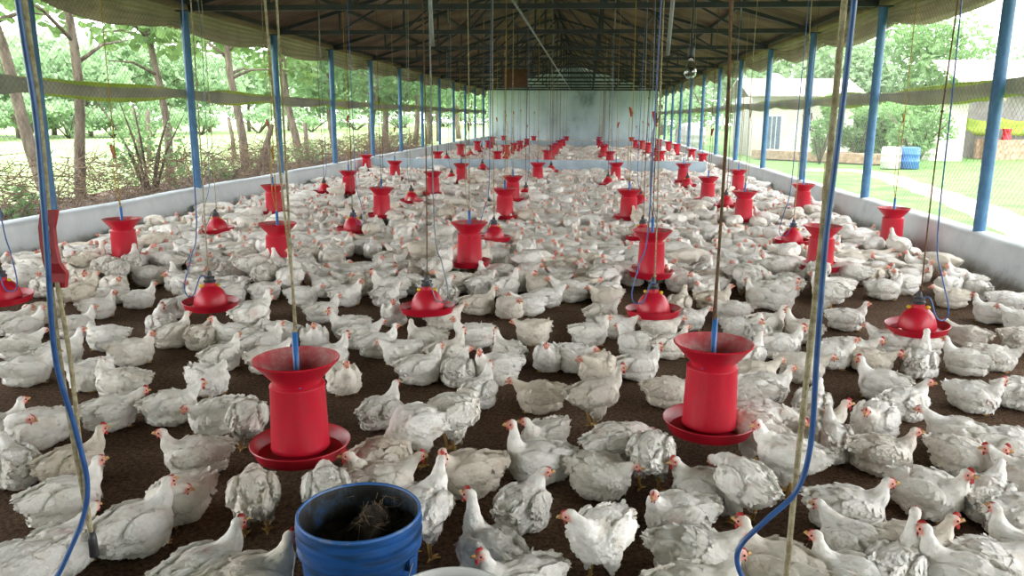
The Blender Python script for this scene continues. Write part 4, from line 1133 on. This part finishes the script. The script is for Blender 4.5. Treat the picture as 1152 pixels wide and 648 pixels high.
def leaves(n, c, rad, size, seed, asp=.55, droop=.3, shell=.5, clumps=0, flat=False):
    R = np.random.default_rng(seed)
    if clumps:
        cc = R.normal(size=(clumps, 3)); cc /= np.linalg.norm(cc, axis=1)[:, None]; cc *= (R.random(clumps)**.33*.78)[:, None]
        d = R.normal(size=(n, 3)); d /= np.linalg.norm(d, axis=1)[:, None]; d *= (R.random(n)**.4*.33)[:, None]
        p = cc[R.integers(0, clumps, n)]+d
    else:
        p = R.normal(size=(n, 3)); p /= np.linalg.norm(p, axis=1)[:, None]; p *= (shell+(1-shell)*R.random(n))[:, None]
    p = p*np.array(rad)+np.array(c)
    u = R.normal(size=(n, 3)); u[:, 2] = u[:, 2]*.5-droop; u /= np.linalg.norm(u, axis=1)[:, None]
    w = np.cross(u, R.normal(size=(n, 3))); w /= np.linalg.norm(w, axis=1)[:, None]
    nn_ = np.cross(u, w); s = size*(.6+.8*R.random(n))[:, None]
    a = p-u*s*.5; b = p+w*s*asp*.5+nn_*s*.06; c_ = p+u*s*.5; d_ = p-w*s*asp*.5+nn_*s*.06
    e1 = p+u*s*.32+w*s*asp*.33; e2 = p+u*s*.32-w*s*asp*.33
    V = np.stack([a, b, e1, c_, e2, d_], 1).reshape(-1, 3)
    F_ = [tuple(range(i*6, i*6+6)) for i in range(n)]
    return V.tolist(), F_
def leaf_mesh(name, mat, *a, **k):
    V, F_ = leaves(*a, **k); me = bpy.data.meshes.new(name); me.from_pydata(V, [], F_); me.materials.append(mat); return me
def tree(name, x, y, h, tr, crown, cz, mat, n, size, label, seed, lean=(0, 0), clumps=14, grp=None, cat='tree', branches=4, trunk_top=None):
    r = empty(name, (x, y, -.06)); tag(r, label, cat, grp); R = random.Random(seed)
    mb = MB(); tt = trunk_top or cz
    def L(t): return Vector((lean[0]*t+.06*math.sin(t*7+seed), lean[1]*t, tt*t))
    mb.tube([L(t/8) for t in range(9)], [tr*(1.15-.5*t/8) for t in range(9)], 10)
    for k in range(branches):
        t = R.uniform(.55, .95); b = L(t); a = R.uniform(0, 6.28)
        e = b+Vector((math.cos(a)*crown[0]*.6, math.sin(a)*crown[1]*.6, crown[2]*R.uniform(.1, .6)))
        mb.tube([b, b.lerp(e, .5)+Vector((0, 0, .1)), e], [tr*.45, tr*.3, tr*.12], 6)
    mb.build('trunk', M['bark'], r)
    link('foliage', leaf_mesh('foliage', mat, n, (lean[0]*.9, lean[1]*.9, cz), crown, size, seed, clumps=clumps), r)
    return r
# row of slender trees just outside the left wall
tl = [(-7.6, 7.6, .07, (-.15, 0)), (-7.95, 11.1, .085, (-.95, .0)), (-7.62, 11.3, .075, (.1, 0)), (-8.15, 14.9, .075, (-.25, 0)), (-8.4, 18.8, .10, (-.25, 0)), (-8.5, 22.8, .11, (-.45, 0)),
      (-8.6, 26.5, .10, (-.2, 0)), (-8.4, 30.5, .12, (.2, 0)), (-8.8, 34.5, .13, (-.2, 0)), (-8.5, 39, .12, (.1, 0)), (-8.9, 44, .14, (0, 0)), (-9.4, 49.5, .14, (0, 0)), (-9.2, 56, .16, (0, 0))]
for i, (x, y, r_, ln) in enumerate(tl):
    far_ = y > 24
    tree('tree', x, y, 5, r_, (1.7, 1.8, 1.2) if not far_ else (2.0, 2.3, 1.9), 3.55 if not far_ else 3.3, M['leaf_teak'] if not far_ else M['leaf_dark'], (190 if y < 12 else 420) if not far_ else 1500, .27 if not far_ else .24,
         'slender grey-barked tree outside the left netting, %s from the camera' % ORD[i], 40+i, ln, clumps=12 if not far_ else 26, grp='trees along the left wall', trunk_top=4.0)
# hanging twig with broad leaves, saplings and bushes left
def bush(x, y, w, h, mat, n, size, label, seed, grp=None, name='bush'):
    r = empty(name, (x, y, -.06)); tag(r, label, 'bush', grp); R = random.Random(seed)
    mb = MB()
    for k in range(7):
        a = R.uniform(0, 6.28); e = Vector((math.cos(a)*w*.5, math.sin(a)*w*.5, h*R.uniform(.6, .95))); mb.tube([(0, 0, 0), e*.5+Vector((0, 0, h*.1)), e], [.02+w*.008, .012+w*.005, .005], 5)
    mb.build('stem', M['bark'], r)
    link('foliage', leaf_mesh('foliage', mat, n, (0, 0, h*.55), (w*.55, w*.55, h*.5), size, seed, clumps=max(8, n//110)), r); return r
bush(-7.3, 12.6, 1.3, 2.0, M['leaf_mid'], 420, .10, 'leafy sapling growing outside the netting between two slender trees', 5)
bush(-7.0, 8.9, .8, .7, M['leaf_mid'], 160, .12, 'small green weed at the left edge beyond the kerb wall', 6)
bush(-7.4, 15.6, .9, .8, M['leaf_mid'], 220, .09, 'small green bush in the dry brush left of the third tree', 7)
bush(-7.5, 20.5, 1.0, .9, M['leaf_mid'], 240, .09, 'low green bush in the brush between slender trees', 8)
# far hedge of trees beyond the left field
R = random.Random(11)
k = 0
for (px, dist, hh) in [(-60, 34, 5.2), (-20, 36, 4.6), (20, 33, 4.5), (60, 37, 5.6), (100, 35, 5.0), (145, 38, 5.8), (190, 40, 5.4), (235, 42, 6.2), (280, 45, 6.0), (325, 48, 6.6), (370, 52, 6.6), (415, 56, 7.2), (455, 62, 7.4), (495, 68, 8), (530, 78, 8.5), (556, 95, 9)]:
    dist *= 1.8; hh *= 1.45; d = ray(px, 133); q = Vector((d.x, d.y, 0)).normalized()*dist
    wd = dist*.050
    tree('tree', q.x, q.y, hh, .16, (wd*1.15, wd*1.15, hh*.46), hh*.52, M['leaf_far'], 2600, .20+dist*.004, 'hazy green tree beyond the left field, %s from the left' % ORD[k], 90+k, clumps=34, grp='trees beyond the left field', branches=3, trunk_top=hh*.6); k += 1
k = 0
for (px, dist) in [(-40, 27), (30, 28), (75, 29), (125, 30), (170, 31), (225, 33), (290, 36), (350, 40), (400, 45), (450, 52), (500, 62), (540, 78)]:
    d = ray(px, 133); dist *= 2.0; q = Vector((d.x, d.y, 0)).normalized()*dist
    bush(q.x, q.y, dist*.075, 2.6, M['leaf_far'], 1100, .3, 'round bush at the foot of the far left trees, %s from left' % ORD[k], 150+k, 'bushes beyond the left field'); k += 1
# dry brush and cut stems along the left wall
mb = MB(); R = random.Random(3)
for k in range(5200):
    y = 5.5+R.random()**1.2*28; x = -6.25-R.random()*2.0; z = R.random()**1.4*.85
    d = Vector((R.gauss(0, 1), R.gauss(0, 1), R.gauss(.15, .6))).normalized()*R.uniform(.12, .42)
    c = Vector((x, y, max(.02, z))); m_ = c+Vector((R.gauss(0, .04), R.gauss(0, .04), R.gauss(0, .04)))
    mb.tube([c-d, m_, c+d], [.008, .006, .003], 3, caps=False)
o = mb.build('dry_brush', M['twig']); tag(o, 'tangle of dry brown brush along the foot of the left wall', 'brush', kind='stuff')
mb = MB(); n = 60
vv = []; 
for j in range(n+1):
    y = 4+32*j/n
    for i in range(9):
        x = -5.85-3.6*i/8; vv.append((x, y, -.03+.30*math.sin(PI*i/8)*(.7+.5*noise.noise(Vector((x*2, y*1.2, 0))))+.05*noise.noise(Vector((x*6, y*6, 1)))))
mb.add(vv, [(j*9+i, j*9+i+1, (j+1)*9+i+1, (j+1)*9+i) for j in range(n) for i in range(8)])
tag(mb.build('earth_bank', simple('brown_earth_bank', sr('#6b5540'), .95, sr('#3c3026'), 3, detail=7, bmp=1, bscale=30)), 'low bank of dry brown earth behind the left wall', 'bank', kind='structure')
for i, (px, py, tx, ty, dst) in enumerate([(283, 182, 306, 140, 17.5), (296, 178, 302, 150, 18), (344, 175, 343, 138, 22), (155, 150, 150, 122, 24), (165, 150, 166, 124, 25), (262, 147, 257, 132, 27)]):
    a = at_y(px, py, dst); b = at_y(tx, ty, dst); mb = MB(); a.z = -.05
    mb.tube([a, a.lerp(b, .5)+Vector((.03, 0, 0)), b], [.085, .075, .06], 8)
    tag(mb.build('wooden_stake', M['bark']), ['leaning grey log against the brush, left of the pair', 'short grey stake beside the leaning log', 'upright grey stump before the bright field', 'pale fence stake in the field, leftmost', 'pale fence stake in the field, beside the leftmost', 'pale slanting fence stake in the left field'][i], 'stake', 'stakes left of the shed')

# ---- right side
def plane_box(name, pxa, pxb, pbase, ptop, depth, mat, label, cat, thick=2.5, H=None):
    a = at_y(pxa, pbase, depth); b = at_y(pxb, pbase, depth); zt_ = H if H else at_y(pxa, ptop, depth).z
    r = empty(name, ((a.x+b.x)/2, depth, 0)); tag(r, label, cat); w = abs(b.x-a.x)/2
    mb = MB(); mb.box((-w, 0, -.05), (w, thick, zt_)); mb.build('wall', mat, r, False)
    return r, w, zt_
hs, w, zt_ = plane_box('farm_house', 842, 957, 175, 121, 33.5, M['white_wall'], 'white house with blue-grey door outside, seen between the right posts', 'house', 4, 2.35)
mb = MB(); n = 40
for i in range(n):
    x = -w-.3+(2*w+.6)*i/n; d = (2*w+.6)/n
    mb.add([(x, -.7, zt_+.0), (x+d*.5, -.7, zt_+.05), (x+d, -.7, zt_+.0), (x+d, 2, zt_+.75), (x+d*.5, 2, zt_+.8), (x, 2, zt_+.75)], [(0, 1, 4, 5), (1, 2, 3, 4)])
    mb.add([(x, 4.6, zt_+.0), (x+d, 4.6, zt_), (x+d, 2, zt_+.75), (x, 2, zt_+.75)], [(0, 1, 2, 3)])
rf = mb.build('roof', M['thatch'], hs, False); md = rf.modifiers.new('t', 'SOLIDIFY'); md.thickness = .05
def onto(hs, name, pxa, pxb, pya, pyb, mat, d=.06):
    a = at_y(pxa, pya, hs.location.y-d)-hs.location; b = at_y(pxb, pyb, hs.location.y-d)-hs.location
    mb = MB(); lo_ = max(.0, min(a.z, b.z)); hi_ = max(a.z, b.z)
    mb.box((a.x, -d, lo_), (b.x, .02, hi_)); 
    o = mb.build(name, mat, hs, False)
    mb = MB(); t = .06
    for (p, q) in (((a.x-t, -d-.03, lo_), (a.x, .0, hi_+t)), ((b.x, -d-.03, lo_), (b.x+t, .0, hi_+t)), ((a.x, -d-.03, hi_), (b.x, .0, hi_+t))): mb.box(p, q)
    for f in (.33, .66): xx = a.x+(b.x-a.x)*f; mb.box((xx-.015, -d-.02, lo_), (xx+.015, -d, hi_))
    mb.build('frame', M['white_plastic'], o, False); return o
onto(hs, 'door', 861, 879, 171, 131, M['door_blue']); onto(hs, 'window', 905, 914, 147, 127, M['brown_box'])
# satellite dish on the roof
p = at_y(875, 94, 33.2); r = empty('satellite_dish', p); tag(r, 'white satellite dish above the roof of the white house', 'satellite dish')
mb = MB(); mb.lathe([(0, .12), (.18, .09), (.36, .02), (.50, -.08), (.51, -.07), (.36, .05), (.18, .12), (0, .15)], 24)
d_ = link('dish', mb.mesh('dish', M['white_plastic']), r); d_.rotation_euler = (1.0, .5, 0)
mb = MB(); mb.tube([(0, .1, -.1), (0, .3, -p.z+2.6)], .03, 6); mb.build('mast', M['steel'], r)
h2, w, zt_ = plane_box('farm_house', 1046, 1083, 172, 127, 31.0, M['white_wall'], 'small white building outside at right, in front of the grey shed', 'house', 3, 2.15)
mb = MB(); mb.box((-w-.3, -.6, zt_), (w+1.0, 3.2, zt_+.10)); mb.build('roof', M['tile'], h2, False)
h3, w, zt_ = plane_box('poultry_shed', 1083, 1250, 170, 118, 34.0, M['grey_wall'], 'grey neighbouring shed with lime curtain at the right edge', 'shed', 5, 2.9)
mb = MB(); mb.add([(-w-.4, -1, zt_-.2), (w+.4, -1, zt_-.2), (w+.4, 3, zt_+1.1), (-w-.4, 3, zt_+1.1)], [(0, 1, 2, 3)]); q = mb.build('roof', M['thatch'], h3, False); md = q.modifiers.new('t', 'SOLIDIFY'); md.thickness = .06
for px in (1118, 1160, 1200):
    a = at_y(px, 170, 33.4)-h3.location; mb = MB(); mb.tube([(a.x, -.6, 0), (a.x, -.6, zt_-.05)], .05, 8); mb.build('post', M['post'], h3)
mb = MB(); a = at_y(1086, 141, 33.3)-h3.location; n = 40; L = 2*w-.3
for i in range(n+1):
    t = i/n; sag = abs(math.sin(t*PI*4)); 
    for q_ in range(5):
        mb.v.append((a.x+L*t, -.75-.04*math.sin(q_*2+t*20), a.z+.18-.11*q_*(1.0+.35*sag)+.12*(1-sag)))
for i in range(n):
    for q_ in range(4): b = i*5+q_; mb.f.append((b, b+1, b+6, b+5)); mb.m.append(0)
q = mb.build('curtain', M['roll_edge'], h3); q['label'] = 'lime green hanging curtain'; md = q.modifiers.new('t', 'SOLIDIFY'); md.thickness = .01
mb = MB(); mb.box((-w, -1.1, -.05), (w, -.95, .72)); mb.build('front_kerb', M['tile'], h3, False)
for i, px in enumerate((1117, 1131)):
    c = at_y(px, 163, 32.6); mb = MB(); mb.lathe([(0, 0), (.16, 0), (.18, .03), (.15, .06), (.14, .34), (.2, .42), (0, .42)], 16, c=(c.x, c.y, .72-.0)); 
    tag(mb.build('feeder_drum', M['red']), '%s small red drum standing before the grey shed' % ('left' if i == 0 else 'right'), 'drum')
    mb = MB(); mb.box((c.x-.3, c.y-.3, -.05), (c.x+.3, c.y+.3, .72)); tag(mb.build('plinth', M['tile'], smooth=False), 'brick plinth under the %s small red drum' % ('left' if i == 0 else 'right'), 'plinth')
# low boundary step and earth path
mb = MB(); a = back(845, 178, 0); b = back(985, 185, 0); dv = (b-a).normalized(); nv = Vector((-dv.y, dv.x, 0)); 
mb.add([a, b, b+nv*1.2, a+nv*1.2, a+Vector((0, 0, .32)), b+Vector((0, 0, .32)), b+nv*1.2+Vector((0, 0, .32)), a+nv*1.2+Vector((0, 0, .32))], [(0, 3, 2, 1), (4, 5, 6, 7), (0, 1, 5, 4), (1, 2, 6, 5), (2, 3, 7, 6), (3, 0, 4, 7)])
tag(mb.build('stone_step', M['tile'], smooth=False), 'low pinkish stone step before the white house', 'step')
mb = MB(); P = [back(900, 190, 0), back(975, 192, 0), back(1030, 208, 0), back(1090, 228, 0), back(1155, 256, 0), back(1250, 300, 0)]
sp = smooth_pts(P, 8); vv = []
for i, p in enumerate(sp):
    d = (sp[min(i+1, len(sp)-1)]-sp[max(0, i-1)]).normalized(); nn_ = Vector((-d.y, d.x, 0)); wv = .42+.15*noise.noise(p*.8)
    for s_ in (-1, 0, 1): vv.append(p+nn_*s_*wv+Vector((0, 0, .006 if s_ == 0 else -.035)))
mb.add(vv, [(i*3+j, i*3+j+1, i*3+j+4, i*3+j+3) for i in range(len(sp)-1) for j in range(2)]); tag(mb.build('footpath', M['dirt']), 'pale worn footpath across the right lawn', 'path', kind='structure')
# drums
for i, (px, mat, lb) in enumerate(((1001, M['white_plastic'], 'white plastic drum on the right lawn beside a blue one'), (1022, M['blue_pvc'], 'blue plastic drum on the right lawn beside a white one'))):
    p = back(px, 189, 0); s_ = p.y/25
    mb = MB(); mb.lathe([(0, 0), (.26, 0), (.29, .03), (.285, .2), (.295, .21), (.295, .24), (.285, .25), (.285, .42), (.295, .43), (.295, .46), (.285, .47), (.28, .62), (.25, .66), (0, .67)], 24, c=(p.x, p.y, -.02))
    tag(mb.build('plastic_drum', mat), lb, 'drum')
p = at_y(762, 166, 40); mb = MB(); mb.lathe([(0, 0), (.72, 0), (.76, .06), (.74, .30), (.78, .36), (.74, .42), (.74, .62), (.78, .68), (.74, .74), (.72, .98), (.55, 1.18), (.2, 1.28), (0, 1.3)], 28, c=(max(p.x, 5.0), 40, -.03))
tag(mb.build('water_tank', M['white_plastic']), 'white ribbed water tank outside the far right posts', 'tank')
# trees right
def tree_at(px, dist, hh, crown, cz, mat, n, size, label, seed, **k):
    d = ray(px, 133); q = Vector((d.x, d.y, 0)).normalized()*dist
    return tree('tree', q.x, q.y, hh, .18, crown, cz, mat, n, size, label, seed, **k)
tree_at(1022, 44, 7, (4.1, 4.1, 3.3), 3.6, M['leaf_mid'], 5200, .30, 'large round green tree behind the small white building', 301, clumps=50)
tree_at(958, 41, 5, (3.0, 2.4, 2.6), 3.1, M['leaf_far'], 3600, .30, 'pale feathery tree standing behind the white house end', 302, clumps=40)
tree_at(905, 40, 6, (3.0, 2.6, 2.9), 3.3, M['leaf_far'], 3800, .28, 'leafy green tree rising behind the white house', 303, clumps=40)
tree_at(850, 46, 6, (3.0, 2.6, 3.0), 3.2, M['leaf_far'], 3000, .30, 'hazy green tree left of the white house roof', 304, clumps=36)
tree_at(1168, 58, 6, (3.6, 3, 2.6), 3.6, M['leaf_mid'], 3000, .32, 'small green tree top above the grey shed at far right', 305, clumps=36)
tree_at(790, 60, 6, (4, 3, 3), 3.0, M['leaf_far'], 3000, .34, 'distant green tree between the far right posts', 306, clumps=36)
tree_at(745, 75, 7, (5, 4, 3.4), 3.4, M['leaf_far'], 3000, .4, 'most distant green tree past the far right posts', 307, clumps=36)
def bush_at(px, dist, w, h, mat, n, size, label, seed):
    d = ray(px, 133); q = Vector((d.x, d.y, 0)).normalized()*dist; return bush(q.x, q.y, w, h, mat, n, size, label, seed)
bush_at(1000, 31.5, 3.0, 2.7, M['leaf_mid'], 3000, .16, 'rounded green bush between the two white buildings', 401)
bush_at(1035, 29, 2.2, 2.3, M['leaf_mid'], 2000, .15, 'bushy green shrub beside the small white building', 402)
bush_at(970, 30.5, 1.8, 1.9, M['leaf_dark'], 1500, .14, 'dark green shrub at the end of the white house', 403)
bush_at(926, 29, 1.3, 2.6, M['leaf_mid'], 900, .16, 'thin climbing plant before the white house wall', 404)
